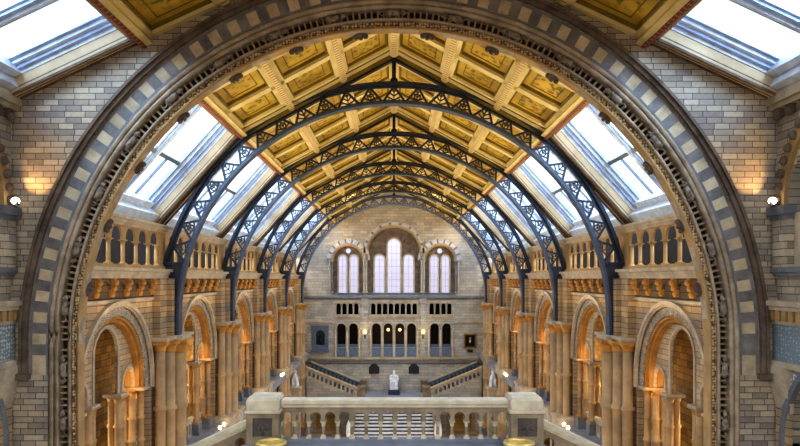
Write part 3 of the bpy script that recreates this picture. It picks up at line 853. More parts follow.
# ------------------------------------------------------------------ near side walls with their own arches
for s, sn in SIDES:
    f = (lambda a, d, h, s=s: (s * (10.55 - d), a, h))
    w = MB(f)
    w.plate([[(-3, GROUND), (17.95, GROUND), (17.95, NSZ + .1), (-3, NSZ + .1)], arch_loop(14.9, 2.5, 1.75, 1.75, 20), arch_loop(14.9, 2.5, -8, -4.4, 20)], -.5, 0)
    struct('wall_front_' + sn, w, M['wall_pale'])
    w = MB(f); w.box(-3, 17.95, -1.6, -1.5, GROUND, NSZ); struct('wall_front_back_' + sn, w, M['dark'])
    w = MB(f); w.box(-3, 17.95, -1.6, -.5, NSZ - .05, NSZ + .1); struct('ceiling_front_aisle_' + sn, w, M['pale'])
    # eaves corbels
    t = thing('eaves_corbel_table', f'row of small ball corbels under the near skylight, {sn} of the great arch', 'corbel table', (0, 0, 0), 0, 'eaves corbel rows', 4.2)
    w = MB(f); w.box(8, 17.9, 0, .3, 4.75, NSZ + .05); w.box(8, 17.9, 0, .2, 4.62, 4.75); obj('shelf', w, M['pale'], t)
    for k in range(12):
        w = MB(f); y = 17.65 - .5 * k; w.box(y - .1, y + .1, 0, .16, 4.4, 4.64); w.ball((y, .13, 4.42), .12, 8); obj('corbel', w, M['mould'], t)
    # beaded upper arch
    t = thing('side_arch', f'beaded half-round side arch beside the floodlight, {sn} of the great arch', 'arch', (0, 0, 0), 0, 'beaded side arches', .3)
    w = MB(f); w.band(14.9, 1.95, 2.5, 2.72, -.3, .12, n=36); w.band(14.9, 1.95, 2.72, 2.95, -.3, .05, n=36); obj('arch_ring', w, M['buff'], t)
    w = MB(f)
    for k in range(24):
        tt = PI * (k + .5) / 24; w.ball((14.9 + 2.72 * math.cos(tt), .14, 1.95 + 2.72 * math.sin(tt)), .13, 8)
    obj('bead_row', w, M['mould'], t)
    for c in (12.1, 17.45):
        w = MB(f); w.box(c - .42, c + .42, 0, .32, 1.72, 1.95); w.box(c - .36, c + .36, 0, .24, 1.58, 1.72); obj('impost', w, M['grey'], t)
        w = MB(f); w.box(c - .34, c + .34, 0, .2, .3, 1.58); w.box(c - .2, c + .2, .2, .26, .6, 1.3); obj('pilaster', w, M['wall_pale'], t)
    w = MB(f)
    w.plate([[(12.5, .3), (17.1, .3), (17.1, 1.75), (12.5, 1.75)], arch_loop(16.3, .5, .32, 1.1, 10), arch_loop(14.9, .5, .32, 1.1, 10), arch_loop(13.5, .5, .32, 1.1, 10)], -.3, .02); obj('parapet', w, M['pale'], t)
    # bands
    t = thing('banded_cornice', f'stone cornice with dentils over a blue patterned band, {sn} of the great arch', 'cornice', (0, 0, 0), 0, 'side cornices', -2.4)
    w = MB(f); w.box(8, 17.86, 0, .22, .18, .32); w.box(8, 17.86, 0, .14, .08, .18); obj('upper_ledge', w, M['grey'], t)
    w = MB(f); w.box(8, 17.86, 0, .42, -.72, -.58); w.box(8, 17.86, 0, .34, -.84, -.72); w.box(8, 17.86, 0, .2, -1.22, -1.12); obj('cornice', w, M['pale'], t)
    w = MB(f); y = 17.75
    while y > 8.2:
        w.box(y - .09, y + .09, 0, .28, -1.12, -.84); y -= .3
    o = obj('dentil_row', w, M['buff'], t)
    w = MB(f); w.box(8, 17.86, 0, .14, -2.2, -1.22); obj('patterned_band', w, M['bluediaper'], t)
    w = MB(f); w.box(8, 17.86, 0, .26, -2.36, -2.2); obj('lower_ledge', w, M['pale'], t)
    t = thing('bracketed_lower_arch', f'lower side arch on a curved stone bracket, {sn} of the great arch', 'arch', (0, 0, 0), 0, 'lower side arches', -8)
    for c in (12.1, 17.5):
        w = MB(f)
        for k in range(6): w.box(c - .36, c + .36, 0, .3 - .045 * k, -2.36 - .2 * (k + 1), -2.36 - .2 * k)
        obj('bracket', w, M['pale'], t)
        w = MB(f); w.box(c - .3, c + .3, 0, .1, -15, -3.5); obj('pilaster', w, M['wall_y'], t)
    w = MB(f); w.band(14.9, -4.4, 2.5, 2.66, -.3, .16, n=30, drop=3.5); w.cur = 1; w.band(14.9, -4.4, 2.66, 2.86, -.3, .08, n=40, drop=3.5); obj('arch_ring', w, [M['grey'], M['bluediaper']], t)
    # floodlight on the ledge
    t = thing('floodlight', f'small floodlight glowing on the wall, {sn} of the great arch', 'lamp', (s * 10.22, 17.55, 0), 0, 'wall floodlights', 1.95)
    w = MB(); w.box(-.03, .03, -.03, .03, 1.95, 2.02); w.frustum(0, 0, .07, .06, .1, .08, 2.0, 2.08); obj('housing', w, M['rod'], t)
    w = MB(); w.ball((0, 0, 2.1), .11, 12); obj('lens', w, M['lampw'], t)
    lamp('SPOT', (s * 10.12, 17.45, 2.2), 90, (1, .62, .24), .05, rot=Vector((-s * .45, .4, .75)).to_track_quat('-Z', 'Y').to_euler(), spot_size=math.radians(85), spot_blend=.8)

# ------------------------------------------------------------------ end wall
ew = MB(end_fn)
cen = arch_loop(0, 2.85, -1.5, 2.75, 24)
lft = arch_loop(-4.86, 1.64, -1.5, 2.0, 18); rgt = arch_loop(4.86, 1.64, -1.5, 2.0, 18)
holes = [cen, lft, rgt]
upper = [(-2.2 + .627 * k) for k in range(8)] + [s * 4.93 + .627 * (k - 1.5) for s in (-1, 1) for k in range(4)]
doors = [-1.86, -.62, .62, 1.86] + [s * 4.93 + q * .64 for s in (-1, 1) for q in (-1, 1)]
for c in upper: holes.append(arch_loop(c, .23, -3.75, -2.8, 8))
for c in doors: holes.append(arch_loop(c, .46, -7.25, -5.15, 12))
holes.append(arch_loop(-7.8, .5, -7.0, -5.9, 10))
prof = [(-10.5, GROUND), (-10.5, SZ + .3), (-CX - .3, CZ + .2), (0, RIDGE + .1), (CX + .3, CZ + .2), (10.5, SZ + .3), (10.5, GROUND)]
ew.plate([prof] + holes, -.6, 0)
struct('wall_back', ew, M['wall_end'])
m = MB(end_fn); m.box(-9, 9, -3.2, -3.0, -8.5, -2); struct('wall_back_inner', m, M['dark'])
m = MB(end_fn); m.box(-9, 9, -3.2, -.6, -8.6, -7.9); struct('floor_back', m, M['tile'])
m = MB(end_fn); m.box(-9, 9, -3.2, -.6, -4.3, -4.1); m.box(-9, 9, -3.2, -.6, -2.3, -2.1); struct('ceiling_back', m, M['pale'])
def light(c, hw, bottom, spring, parent):
    f = MB(end_fn); f.band(c, spring, hw - .06, hw + .1, -.5, -.38, n=16, drop=spring - bottom); obj('window_frame', f, M['pale'], parent)
    p = MB(end_fn); p.plate([arch_loop(c, hw, bottom, spring, 14)], -.47, -.45); obj('pane', p, M['frost'], parent)
    g = MB(end_fn)
    for q in ((-.33, .33) if hw > .65 else (0,)): g.box(c + q * hw - .015, c + q * hw + .015, -.44, -.41, bottom, spring + hw * .8)
    z = bottom + .7
    while z < spring + hw * .7:
        g.box(c - hw * .98, c + hw * .98, -.44, -.41, z - .015, z + .015); z += .7
    obj('glazing_bars', g, M['greyboard'], parent)
wn = win[0]
specs = [(0, 2.85, 2.75, [(0, .72, 3.6), (-1.55, .56, 2.06), (1.55, .56, 2.06)], None),
         (-4.86, 1.64, 2.0, [(-5.46, .45, 2.08), (-4.26, .45, 2.08)], (-4.86, 3.0)), (4.86, 1.64, 2.0, [(4.26, .45, 2.08), (5.46, .45, 2.08)], (4.86, 3.0))]
for i, (c, r, sp, ls, oc) in enumerate(specs):
    t = thing('window_%d' % (wn + i + 1), '', 'w', (0, 0, 0)); del t['label'], t['category']; t['kind'] = 'structure'
    hs = [arch_loop(a, hw, -1.48, s2, 14) for a, hw, s2 in ls]
    if oc: hs.append([(oc[0] + .27 * math.cos(-2 * PI * k / 14), oc[1] + .27 * math.sin(-2 * PI * k / 14)) for k in range(14)])
    p = MB(end_fn); p.plate([arch_loop(c, r + .02, -1.5, sp, 24)] + hs, -.58, -.42); obj('window_wall', p, M['mould'], t)
    for a, hw, s2 in ls: light(a, hw, -1.48, s2, t)
    if oc:
        p = MB(end_fn); p.plate([[(oc[0] + .27 * math.cos(2 * PI * k / 14), oc[1] + .27 * math.sin(2 * PI * k / 14)) for k in range(14)]], -.52, -.5); obj('round_pane', p, M['frost'], t)
    p = MB(end_fn); p.box(c - r, c + r, -.5, .12, -1.62, -1.45); obj('window_sill', p, M['slate'], t)
    nm = ['the tall middle', 'the left-hand paired', 'the right-hand paired'][i]
    t2 = thing('window_arch', f'stepped round stone arch around {nm} windows of the end wall', 'arch', (0, 0, 0), 0, 'window arches of the end wall', -1.5)
    p = MB(end_fn); q = .52 if i == 0 else .72
    p.band(c, sp, r, r + .16, -.3, .04, n=36); p.band(c, sp, r + q - .14, r + q, 0, .2, n=36); obj('hood_moulding', p, M['pale'], t2)
    p = MB(end_fn); p.band(c, sp, r + .16, r + q - .14, 0, .14, n=36, mats=[0, 0, 0, 1]); obj('patterned_ring', p, [M['ringgrey'], M['grey']], t2)
    p = MB(end_fn); p.band(c, sp, r - .16, r, -.42, -.1, n=36); obj('inner_ring', p, M['buff'], t2)
    for q2 in (-1, 1):
        column(t2, c + q2 * (r + .02), YE - .12, -1.45, sp, .1, 'grey', 'pale')
        column(t2, c + q2 * (r + .3), YE - .18, -1.45, sp, .1, 'pale', 'pale')
# bands and parapets of the end wall
def endband(label, x0, x1, z0, z1, d, mat):
    m = MB(end_fn); m.box(x0, x1, 0, d, z0, z1); m.box(x0, x1, 0, d * .6, z0 - .1, z0); return tag(obj('string_course', m, M[mat]), label, 'string course')
endband('grey ledge running right across the end wall just under the windows', -9.5, 9.5, -2.02, -1.84, .25, 'grey')
endband('pale ledge across the end wall at the foot of the dark doorways', -9.5, 9.5, -8.45, -8.25, .3, 'pale')
endband('thin ledge across the end wall just above the two black plaques', -9.5, 9.5, -8.9, -8.8, .12, 'grey')
endband('short ledge on the end wall above the bust niche', -9.5, -6.4, -4.6, -4.48, .12, 'pale')
endband('short ledge on the end wall above the framed portrait', 6.4, 9.5, -4.6, -4.48, .12, 'pale')
for nm, c, hw, n in (('middle', 0, 2.6, 8), ('left-hand', -4.93, 1.35, 4), ('right-hand', 4.93, 1.35, 4)):
    t = thing('blind_parapet', f'row of small dark arches under the {nm} windows of the end wall', 'arcade', (0, 0, 0), 0, 'small arch rows of the end wall', -4.2)
    m = MB(end_fn); m.box(c - hw, c + hw, 0, .18, -2.5, -2.3); m.box(c - hw, c + hw, 0, .1, -2.6, -2.5); obj('rail', m, M['pale'], t)
    m = MB(end_fn); m.box(c - hw, c + hw, 0, .2, -4.0, -3.82); m.box(c - hw, c + hw, 0, .1, -4.2, -4.0); obj('sill', m, M['pale'], t)
    for k in range(n):
        m = MB(end_fn); m.band(c + .627 * (k - (n - 1) / 2), -2.8, .23, .3, -.05, .08, n=12); obj('arch_ring', m, M['pale'], t)
    for k in range(n + 1): column(t, c + .627 * (k - n / 2), YE - .08, -3.82, -2.85, .05, 'pale', 'pale', n=8)
for nm, cs in (('middle', doors[:4]), ('left-hand', doors[4:6]), ('right-hand', doors[6:])):
    t = thing('doorway_arcade', f'{nm} row of dark round-headed doorways on the end wall', 'arcade', (0, 0, 0), 0, 'doorway rows of the end wall', -8.2)
    for c in cs:
        m = MB(end_fn); m.band(c, -5.15, .46, .6, -.1, .1, n=18); obj('arch_ring', m, M['pale'], t)
        m = MB(end_fn); m.box(c - .46, c + .46, -.35, -.25, -8.2, -6.95); m.box(c - .46, c + .46, -.38, -.2, -7.0, -6.92); obj('parapet_panel', m, M['slate'], t)
        m = MB(end_fn); m.box(c - .46, c + .46, 0, .06, -8.2, -7.25); obj('apron', m, M['slate'], t)
    edges = sorted(set([round(c - .62, 2) for c in cs] + [round(c + .62, 2) for c in cs]))
    used = []
    for e in edges:
        if not used or e - used[-1] > .3: used.append(e)
    for e in used: column(t, e, YE - .1, -8.2, -5.15, .1, 'pale', 'pale')
# pilasters between
for s, sn in SIDES:
    m = MB(end_fn); m.box(s * 3.06 - .28, s * 3.06 + .28, 0, .16, -8.2, -2.0); m.box(s * 3.06 - .36, s * 3.06 + .36, 0, .26, -2.5, -2.05)
    tag(obj('pilaster', m, M['wall_end']), f'buff pilaster carrying the {sn} wall lamp on the end wall', 'pilaster', 'pilasters of the end wall')
    t = thing('wall_lamp', f'glowing bracket lamp on the {sn} pilaster of the end wall', 'lamp', (s * 3.06, YE - .5, 0), 0, 'bracket lamps of the end wall', -6.1)
    m = MB(); m.tube([(0, .34, -6.0), (0, .1, -6.05), (0, 0, -5.75)], .04, 6); m.box(-.06, .06, .3, .36, -6.3, -5.5); obj('bracket', m, M['rod'], t)
    m = MB(); m.ball((0, 0, -5.55), .2, 12, (1, 1, 1.2)); obj('globe', m, M['lamp'], t)
    lamp('POINT', (s * 3.06, YE - .9, -5.3), 14, (1, .72, .35), .15)
for c in (-.62, .62):
    nm = 'left' if c < 0 else 'right'
    t = thing('hanging_lamp', f'warm lamp hanging inside the {nm} of the two innermost doorways', 'lamp', (c, YE + 1.2, 0), 0, 'lamps inside the doorways', -5.9)
    m = MB(); m.tube([(0, 0, -5.5), (0, 0, -4.3)], .02, 6); obj('cord', m, M['rod'], t)
    m = MB(); m.lathe([(.04, -5.3), (.14, -5.36), (.17, -5.5), (.08, -5.6)]); obj('shade', m, M['lamp'], t)
    lamp('POINT', (c, YE + 1.6, -6.1), 30, (1, .65, .3), .1)

# bust in its niche
t = thing('wall_monument', 'grey slate tablet with an arched niche, left end of the back wall', 'monument', (-7.8, YE, 0), 0, None, -7.6)
lf = lambda a, d, h: (a, -d, h)
m = MB(lf); m.plate([[(-.9, -7.6), (.9, -7.6), (.9, -5.0), (-.9, -5.0)], arch_loop(0, .5, -7.0, -5.9, 12)], 0, .1); obj('surround', m, M['slate'], t)
m = MB(lf); m.box(-.55, .55, -.56, -.5, -7.1, -5.2); obj('niche_back', m, M['plinth'], t)
m = MB(lf); m.box(-.98, .98, 0, .22, -7.7, -7.55); m.box(-.96, .96, 0, .18, -5.02, -4.9); obj('ledge', m, M['slate'], t)
def fuse(o, size):
    r = o.modifiers.new('fuse', 'REMESH'); r.mode = 'VOXEL'; r.voxel_size = size; r.use_smooth_shade = True
    sm = o.modifiers.new('smooth', 'SMOOTH'); sm.iterations = 3; sm.factor = .5
b = MB(); b.ball((0, 0, .95), .17, 12, (.9, 1, 1.25)); b.tube([(0, .02, .6), (0, 0, .85)], .1, 10, [.13, .1]); b.ball((0, -.15, .93), .05, 8)
b.tube([(-.34, .02, .48), (-.2, 0, .6), (0, 0, .62), (.2, 0, .6), (.34, .02, .48)], .13, 10, [.1, .15, .17, .15, .1])
b.ball((0, 0, .45), .26, 12, (1.1, .7, 1)); b.lathe([(.2, 0), (.2, .06), (.1, .12), (.1, .26), (.18, .34)], n=12)
o = obj('portrait_bust', b, M['bronze'], None, (-7.8, YE + .22, -7.0)); fuse(o, .03)
tag(o, 'dark bronze bust of a man standing in the grey wall niche', 'bust')
# framed portrait
t = thing('framed_painting', 'dark portrait painting in a gilt frame, right end of the back wall', 'painting', (8.03, YE, 0), 0, None, -7.3)
m = MB(lf)
for (x0, x1, z0, z1) in ((-.66, .66, -7.3, -7.16), (-.66, .66, -5.92, -5.78), (-.66, -.52, -7.3, -5.78), (.52, .66, -7.3, -5.78)): m.box(x0, x1, .02, .12, z0, z1)
obj('frame', m, M['gilt'], t)
m = MB(lf); m.box(-.54, .54, .02, .05, -7.18, -5.9); obj('canvas', m, M['canvas'], t)
m = MB(lf); m.plate([[(.12 * math.cos(2 * PI * k / 14), -6.28 + .16 * math.sin(2 * PI * k / 14)) for k in range(14)]], .05, .055); obj('painted_head', m, M['flesh'], t)
m = MB(lf); m.plate([[(-.1, -6.46), (.1, -6.46), (.04, -6.75), (-.04, -6.75)]], .05, .056); obj('painted_shirt', m, M['marble'], t)
m = MB(lf); m.box(-.28, .28, 0, .06, -7.75, -7.45); tag(obj('name_plaque', m, M['blackplaque'], None, (8.03, YE, 0)), 'small dark plaque under the gilt-framed portrait', 'plaque')
for s, sn in SIDES:
    m = MB(lf)
    m.plate([[(-.55, -10.0), (.55, -10.0), (.55, -9.25), (.42, -9.25), (.34, -9.05), (.2, -8.97), (0, -8.93), (-.2, -8.97), (-.34, -9.05), (-.42, -9.25), (-.55, -9.25)]], 0, .08)
    tag(obj('wall_plaque', m, M['blackplaque'], None, (s * 2.1, YE, 0)), f'black shaped memorial plaque on the wall {sn} of the white statue', 'plaque', 'memorial plaques')

# ------------------------------------------------------------------ landing, stairs and statue at the far end
LZ = -11.9
m = MB(); m.box(-9.2, 9.2, 63.6, YE - .01, LZ - .4, LZ); struct('floor_landing', m, M['slab'])
def far_flight(s, sn):
    t = thing('side_staircase', f'stone side staircase rising {sn} from the landing of the white statue', 'staircase', (s * 3.4, 66.2, 0), 0, 'upper flights beside the statue', LZ)
    f = lambda a, d, h: (s * a, d, h)
    n = 14; x0 = .1; run = 5.1 / n; rise = 2.14 / n
    for k in range(n):
        m = MB(f); m.box(x0 + run * k, 5.25, -1.7, 2.1, LZ + rise * k, LZ + rise * (k + 1)); m.cur = 1; m.box(x0 + run * k - .03, x0 + run * k + .2, -1.7, 2.1, LZ + rise * (k + 1) - .03, LZ + rise * (k + 1) + .01)
        obj('step', m, [M['plinth'], M['slate']], t)
    sl = rise / run
    for nm, y, mt in (('near', -1.85, 'pale'), ('far', 2.2, 'slate')):
        # raking pierced balustrade
        loops = [[(0, LZ), (5.25, LZ + 2.2), (5.25, LZ + 3.14), (0, LZ + .95)]]
        for k in range(12):
            c = .35 + .42 * k; zb = LZ + sl * c
            loops.append(arch_loop(c, .13, zb + .2, zb + .58, 6))
        m = MB(f); m.plate(loops, y - .12, y + .12); o = obj('pierced_panel', m, M[mt], t)
        m = MB(f)
        vs = []
        for (a, z) in ((-.1, LZ + .9), (5.3, LZ + 3.12)):
            for d in (-.2, .2):
                for h in (0, .14): vs.append((a, y + d, z + h))
        m.add(vs, [(0, 1, 3, 2), (4, 6, 7, 5), (0, 4, 5, 1), (2, 3, 7, 6), (0, 2, 6, 4), (1, 5, 7, 3)])
        obj('handrail', m, M['cap'], t)
        m = MB(f); m.box(-.5, .1, y - .32, y + .32, LZ, LZ + 1.15); m.box(-.58, .18, y - .4, y + .4, LZ + 1.15, LZ + 1.32); m.box(-.56, .16, y - .38, y + .38, LZ, LZ + .25); obj('newel_post', m, M['bal'], t)
    m = MB(f)
    m.plate([[(0, GROUND), (5.25, GROUND), (5.25, LZ + 2.2), (0, LZ)], arch_loop(3.2, 1.1, GROUND + .02, -13.6, 14)], -1.95, -1.75); obj('spandrel_wall', m, M['wall_end'], t)
    m = MB(f); m.band(3.2, -13.6, 1.1, 1.35, -2.05, -1.9, n=20, drop=1.3); obj('spandrel_arch', m, M['buff'], t)
    m = MB(f); m.box(2.0, 4.4, -1.7, -1.6, GROUND, -12.3); obj('spandrel_recess', m, M['wall_gold'], t)
    return t
for s, sn in SIDES: far_flight(s, sn)
t = thing('main_staircase', 'broad straight flight of pale-edged steps below the white statue', 'staircase', (0, 63.6, 0), 0, None, GROUND)
n = 14
for k in range(n):
    z1 = LZ - (3.1 / n) * k; y1 = -.5 * k
    m = MB(); m.box(-3.6, 3.6, y1 - .5, y1, GROUND, z1 - .08); m.cur = 1; m.box(-3.6, 3.6, y1 - .54, y1 - .0, z1 - .08, z1)
    obj('step', m, [M['riser'], M['step']], t)
for s in (-1, 1):
    m = MB(); m.box(s * 3.6, s * 4.1, -7.2, 0, GROUND, GROUND + .6)
    pts = [(-7.2, GROUND), (0, GROUND), (0, LZ + 1.0), (-7.2, GROUND + 1.0)]
    m2 = MB(lambda a, d, h: (d, a, h)); m2.plate([pts], s * 3.6, s * 4.0); obj('side_wall', m2, M['bal'], t)
    m = MB(); m.frustum(s * 3.8, -7.6, .3, .3, .25, .25, GROUND, GROUND + 1.4); m.lathe([(.28, GROUND + 1.4), (.34, GROUND + 1.7), (.3, GROUND + 2.4), (.14, GROUND + 2.8)], s * 3.8, -7.6); obj('newel_post', m, M['marble'], t)

# seated marble statue
SB = LZ
t = thing('marble_statue', 'white marble statue of a seated man on a dark plinth', 'statue', (0, 67.4, 0), 0, None, SB); t.scale = (1.14,) * 3
b = MB(); b.box(-.52, .52, -.62, .55, SB, SB + .3); b.box(-.46, .46, -.56, .5, SB + .3, SB + .42); obj('plinth', b, M['plinth'], t)
b = MB(); z = SB + .42
b.box(-.4, .4, -.5, .42, z, z + .1)
b.box(-.36, .36, -.1, .4, z + .08, z + .62); b.box(-.38, .38, .28, .42, z + .1, z + 1.25)          # chair
b.tube([(0, .1, z + .6), (0, .12, z + .95), (0, .1, z + 1.22), (0, .06, z + 1.36)], .2, 14, [.27, .26, .27, .12])   # trunk
b.ball((0, .0, z + 1.56), .145, 14, (.88, 1, 1.2)); b.ball((0, -.1, z + 1.44), .1, 10, (.85, .7, 1.3)); b.ball((0, -.15, z + 1.56), .03, 8)
for q in (-1, 1):
    b.tube([(q * .13, .05, z + .62), (q * .17, -.36, z + .66), (q * .17, -.4, z + .35), (q * .17, -.42, z + .12)], .1, 12, [.15, .135, .11, .1])
    b.ball((q * .17, -.48, z + .11), .07, 8, (.9, 1.8, .7))
    b.tube([(q * .26, .08, z + 1.2), (q * .36, .02, z + .9), (q * .2, -.28, z + .78)], .09, 10, [.12, .095, .065])
    b.ball((q * .16, -.32, z + .76), .06, 8, (.9, 1.3, .6))
b.tube([(-.28, -.1, z + .5), (-.26, -.36, z + .4), (-.22, -.4, z + .15)], .1, 8, [.12, .12, .13])
o = obj('seated_figure', b, M['marble'], t); fuse(o, .028)

# pale carved finial figures at the heads of the side flights
for s, sn in SIDES:
    t = thing('carved_finial', f'pale carved stone figure on a post at the outer end of the {sn} side staircase', 'sculpture', (s * 9.25, 60.6, 0), 0, 'carved figures on the stair ends', -11.4)
    b = MB(); b.box(-.5, .5, -.5, .5, GROUND, -10.3); b.box(-.62, .62, -.62, .62, -10.3, -10.05); obj('pedestal', b, M['cap'], t)
    b = MB(); b.tube([(0, .25, -10.05), (0, .1, -9.6), (0, 0, -9.1), (0, -.05, -8.8)], .3, 12, [.42, .36, .3, .16]); b.ball((0, -.1, -8.62), .22, 12, (1, 1.2, 1)); b.tube([(0, -.28, -8.6), (0, -.42, -8.66)], .09, 8, [.11, .06])
    for q in (-1, 1): b.tube([(q * .2, -.18, -9.3), (q * .2, -.3, -9.7), (q * .2, -.36, -10.03)], .1, 8, [.13, .1, .1])
    o = obj('figure', b, M['marble'], t); fuse(o, .05)

# little globe lights on the gallery floors
gi = 0
gm = MB(); gm.ball((0, 0, .17), .1, 10); gm_ = gm.mesh('globe', M['lampw'])
gb = MB(); gb.lathe([(.12, 0), (.12, .03), (.05, .06), (.05, .1)]); gb_ = gb.mesh('base', M['brass'])
for s, sn in SIDES:
    for k in range(2, 5):
        for q in (-1.9, -2.7):
            t = thing('globe_lamp', f'small {sn} gallery globe light, {"farther" if q > -2 else "nearer"} one before the {ORD[k-1]} truss pier', 'lamp', (s * 9.0, T[k] + q, GAL), 0, 'globe lights along the gallery edges')
            obj('globe', gm_, None, t); obj('base', gb_, None, t)

# ------------------------------------------------------------------ foreground balustrade
BY = 15.0; top = -2.76
m = MB(); m.box(-3.6, 3.6, 10.5, BY + .3, -4.3, -3.92); struct('floor_front_landing', m, M['slab'])
bal = thing('balustrade', 'stone balustrade of sixteen small arches across the foreground', 'balustrade', (0, BY, 0), 0, None, -3.92)
f = lambda a, d, h: (a, -d, h)
m = MB(f); m.box(-2.58, 2.63, -.2, .2, top - .1, top); m.box(-2.58, 2.63, -.16, .16, top - .18, top - .1); obj('handrail', m, M['cap'], bal, bevel=.015)
pts = [(-2.58, -3.26)]
for k in range(16):
    c = .02 + .33 * (k - 7.5)
    pts += [(c - .1, -3.26), (c - .1, -3.22)] + [(c - .125 * math.cos(PI * (i / 10 * 1.24 - .12)), -3.17 + .125 * math.sin(PI * (i / 10 * 1.24 - .12))) for i in range(11)] + [(c + .1, -3.22), (c + .1, -3.26)]
pts += [(2.63, -3.26), (2.63, top - .17), (-2.58, top - .17)]
m = MB(f); m.plate([pts], -.12, .12); obj('arcade_panel', m, M['bal'], bal)
m = MB(f); m.box(-2.58, 2.63, -.2, .2, -3.92, -3.74); m.box(-2.58, 2.63, -.15, .15, -3.74, -3.68); obj('bottom_rail', m, M['grey'], bal)
for k in range(17):
    column(bal, .02 + .33 * (k - 8), 0, -3.68, -3.26, .04, 'bal', 'cap', 'baluster', n=8)
for s, sn in SIDES:
    cx = .02 + s * 2.97
    t = thing('pedestal', f'square stone pedestal with a carved leaf panel, {sn} end of the foreground balustrade', 'pedestal', (cx, BY - .05, 0), 0, 'pedestals of the foreground balustrade', -3.92)
    m = MB(f); m.box(-.4, .4, -.42, .42, -3.02, -2.94); m.box(-.36, .36, -.4, .4, -2.94, -2.72); m.frustum(0, 0, .36, .4, .32, .36, -2.72, -2.66); obj('cap', m, M['cap'], t, bevel=.015)
    m = MB(f); m.box(-.36, .36, -.36, .34, -3.72, -2.98)
    for (x0, x1, z0, z1) in ((-.36, -.22, -3.72, -2.98), (.22, .36, -3.72, -2.98), (-.22, .22, -3.12, -2.98), (-.22, .22, -3.72, -3.54)): m.box(x0, x1, .34, .39, z0, z1)
    obj('shaft', m, M['bal'], t)
    m = MB(f); m.box(-.22, .22, .335, .345, -3.54, -3.12); obj('recessed_panel', m, M['baldark'], t)
    m = MB(f)
    for k in range(7):
        tt = PI * k / 6; m.ball((.1 * math.cos(tt), .345, -3.36 + .1 * math.sin(tt)), .05, 8, (1, .5, 1))
    m.tube([(0, .35, -3.5), (.02, .36, -3.3)], .025, 6); m.ball((0, .35, -3.34), .06, 8, (1, .6, 1)); obj('carved_leaf', m, M['baldark'], t)
    m = MB(f); m.box(-.44, .44, -.44, .44, -3.92, -3.8); m.box(-.4, .4, -.4, .42, -3.8, -3.72); obj('plinth', m, M['grey'], t)
    # brass bowl uplighter in front
    t = thing('brass_bowl_lamp', f'brass bowl lamp standing before the {sn} pedestal of the balustrade', 'lamp', (.02 + s * 2.72, 14.25, 0), 0, 'brass bowl lamps', -3.92)
    m = MB(); m.tube([(.3 * math.cos(2 * PI * k / 28), .3 * math.sin(2 * PI * k / 28), -3.6) for k in range(29)], .05, 8); obj('rim', m, M['brass'], t)
    m = MB(); m.lathe([(.06, -3.84), (.16, -3.82), (.26, -3.72), (.31, -3.6), (.27, -3.62), (.1, -3.76)], n=20); obj('bowl', m, M['brass'], t)
    m = MB(); m.lathe([(.16, -3.92), (.14, -3.88), (.05, -3.85), (.05, -3.82)], n=14); obj('foot', m, M['brass'], t)
    # raking balustrade of the flight that leaves sideways
    t = thing('raking_balustrade', f'sloping stone balustrade falling away {sn} from the foreground pedestal', 'balustrade', (cx + s * .36, BY, 0), 0, 'sloping balustrades of the foreground stair', -7)
    g = lambda a, d, h, s=s: (s * a, -d, h)
    S = .47; Ln = 6.6
    line = lambda a, z: z - S * a
    vs = [(a, d, line(a, z)) for a in (0, Ln) for d in (-.2, .2) for z in (-3.32, -3.2)]
    m = MB(g); m.add(vs, [(0, 1, 3, 2), (4, 6, 7, 5), (0, 4, 5, 1), (2, 3, 7, 6), (0, 2, 6, 4), (1, 5, 7, 3)])
    vs = [(a, d, line(a, z)) for a in (0, Ln) for d in (-.15, .15) for z in (-3.4, -3.32)]
    m.add(vs, [(0, 1, 3, 2), (4, 6, 7, 5), (0, 4, 5, 1), (2, 3, 7, 6), (0, 2, 6, 4), (1, 5, 7, 3)])
    obj('handrail', m, M['cap'], t)
    loops = [[(0, -3.4), (Ln, line(Ln, -3.4)), (Ln, line(Ln, -4.35)), (0, -4.35)]]
    for k in range(18):
        c = .2 + .36 * k; zt = line(c, -3.4)
        loops.append(arch_loop(c, .12, zt - .62, zt - .26, 8))
    m = MB(g); m.plate(loops, -.12, .12); obj('arcade_panel', m, M['bal'], t)
    # the flight itself
    t = thing('front_staircase', f'stone stair descending {sn} from the foreground landing', 'staircase', (cx + s * .36, 13.2, 0), 0, 'foreground stairs', -7.5)
    for k in range(18):
        m = MB(lambda a, d, h, s=s: (s * a, d, h)); m.box(.36 * k, .36 * (k + 1), -1.5, 1.65, -4.5 - S * .36 * k, -4.09 - S * .36 * k); obj('step', m, M['slab'], t)

# ------------------------------------------------------------------ light
w = bpy.data.worlds.new('sky'); scn.world = w; w.use_nodes = True
nt = w.node_tree; bg = nt.nodes['Background']
tc = nt.nodes.new('ShaderNodeTexCoord'); sp = nt.nodes.new('ShaderNodeSeparateXYZ'); nt.links.new(tc.outputs['Generated'], sp.inputs[0])
rr = nt.nodes.new('ShaderNodeValToRGB'); nt.links.new(sp.outputs[2], rr.inputs[0])
rr.color_ramp.elements[0].position = .0; rr.color_ramp.elements[0].color = (.16, .13, .1, 1)
rr.color_ramp.elements[1].position = .12; rr.color_ramp.elements[1].color = (.88, .94, 1, 1)
nt.links.new(rr.outputs[0], bg.inputs[0]); bg.inputs[1].default_value = 2.6

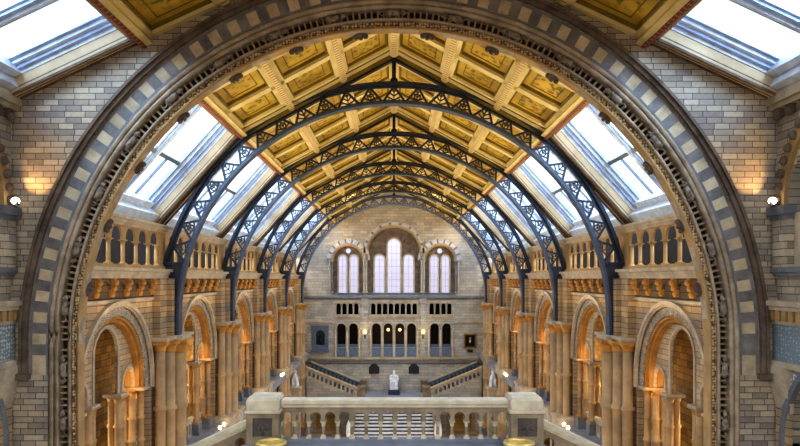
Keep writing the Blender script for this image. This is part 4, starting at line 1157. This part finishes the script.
DAY = (.92, .96, 1)
for s in (-1, 1):
    # overcast daylight falling through the skylights
    lamp('AREA', (s * 12.5, 43, 8.5), 12000, DAY, (9, 50), rot=(0, math.radians(s * 45), 0))
    lamp('SPOT', (s * 10.2, 11.5, 7.2), 1500, (.74, .86, 1), .6, rot=Vector((-s * .6, 6.4, -3.6)).to_track_quat('-Z', 'Y').to_euler(), spot_size=math.radians(75), spot_blend=1)
    lamp('AREA', (s * 13, 8, 10), 6500, (.7, .84, 1), (6, 20), rot=(0, math.radians(s * 50), 0))
    lamp('POINT', (s * 6.5, 12.5, -6.5), 300, (1, .78, .52), .4)  # added warm wash for the lower arch wall, without a fixture
WARM = (1, .56, .2)
GOLD = (1, .91, .64)
for s in (-1, 1):
    for b in range(5):
        y = D0 + BAY * (b + .5); x = s * XW
        lamp('POINT', (s * (XW + 1.9), y + .9, -5.2), 150, (1, .78, .42), .25)      # inside the aisle
        lamp('POINT', (s * (XW + .2), y + 1.9, -4.05), 9, WARM, .1)       # on the far capitals
        lamp('AREA', (s * (XW - .55), y, -1.3), 22, (1, .72, .38), (.15, 6), rot=(PI, 0, 0))  # strip below the corbels
        # added spots above the corbelled ledge, without fixtures, brightening the ceiling
        ax = Vector((-s * 9.0, 0, 7.6))
        lamp('SPOT', (s * 9.35, y, .62), 1500, GOLD, .08, rot=ax.to_track_quat('-Z', 'Y').to_euler(), spot_size=math.radians(105), spot_blend=.6)
lamp('AREA', (0, -1.5, 0), 260, (.96, .96, 1), (14, 6), rot=(math.radians(82), 0, 0))  # added fill behind the camera for the arch front
for s in (-1, 1):
    lamp('SPOT', (s * 8.3, 65.2, 2.7), 700, (1, .68, .28), .1, rot=Vector((-s * 6.5, 3.4, 4.6)).to_track_quat('-Z', 'Y').to_euler(), spot_size=math.radians(95), spot_blend=.8)  # added warm spots on the upper end wall, without fixtures
# added fill areas: warm near the hall floor, cool towards the end wall
lamp('AREA', (0, 42, GROUND + 1), 1500, (1, .88, .7), (14, 40), rot=(PI, 0, 0))
lamp('AREA', (0, 57, 7.0), 450, (.92, .96, 1), (9, 3), rot=(math.radians(32), 0, 0))

# ------------------------------------------------------------------ camera
cd = bpy.data.cameras.new('camera'); cam = bpy.data.objects.new('camera', cd); COL.objects.link(cam)
cd.sensor_width = 36; cd.lens = 650 / 800 * 36; cd.shift_x = 6 / 800; cd.shift_y = 56 / 800
cam.location = (0, 0, 0); cam.rotation_euler = (PI / 2, 0, 0); cd.clip_end = 300
scn.camera = cam
scn.view_settings.view_transform = 'Standard'
scn.view_settings.look = 'Medium High Contrast'
scn.view_settings.exposure = 0
scn.cycles.max_bounces = 6; scn.cycles.diffuse_bounces = 4; scn.cycles.transparent_max_bounces = 12
for o in bpy.data.objects:
    if '_b' in o: del o['_b']
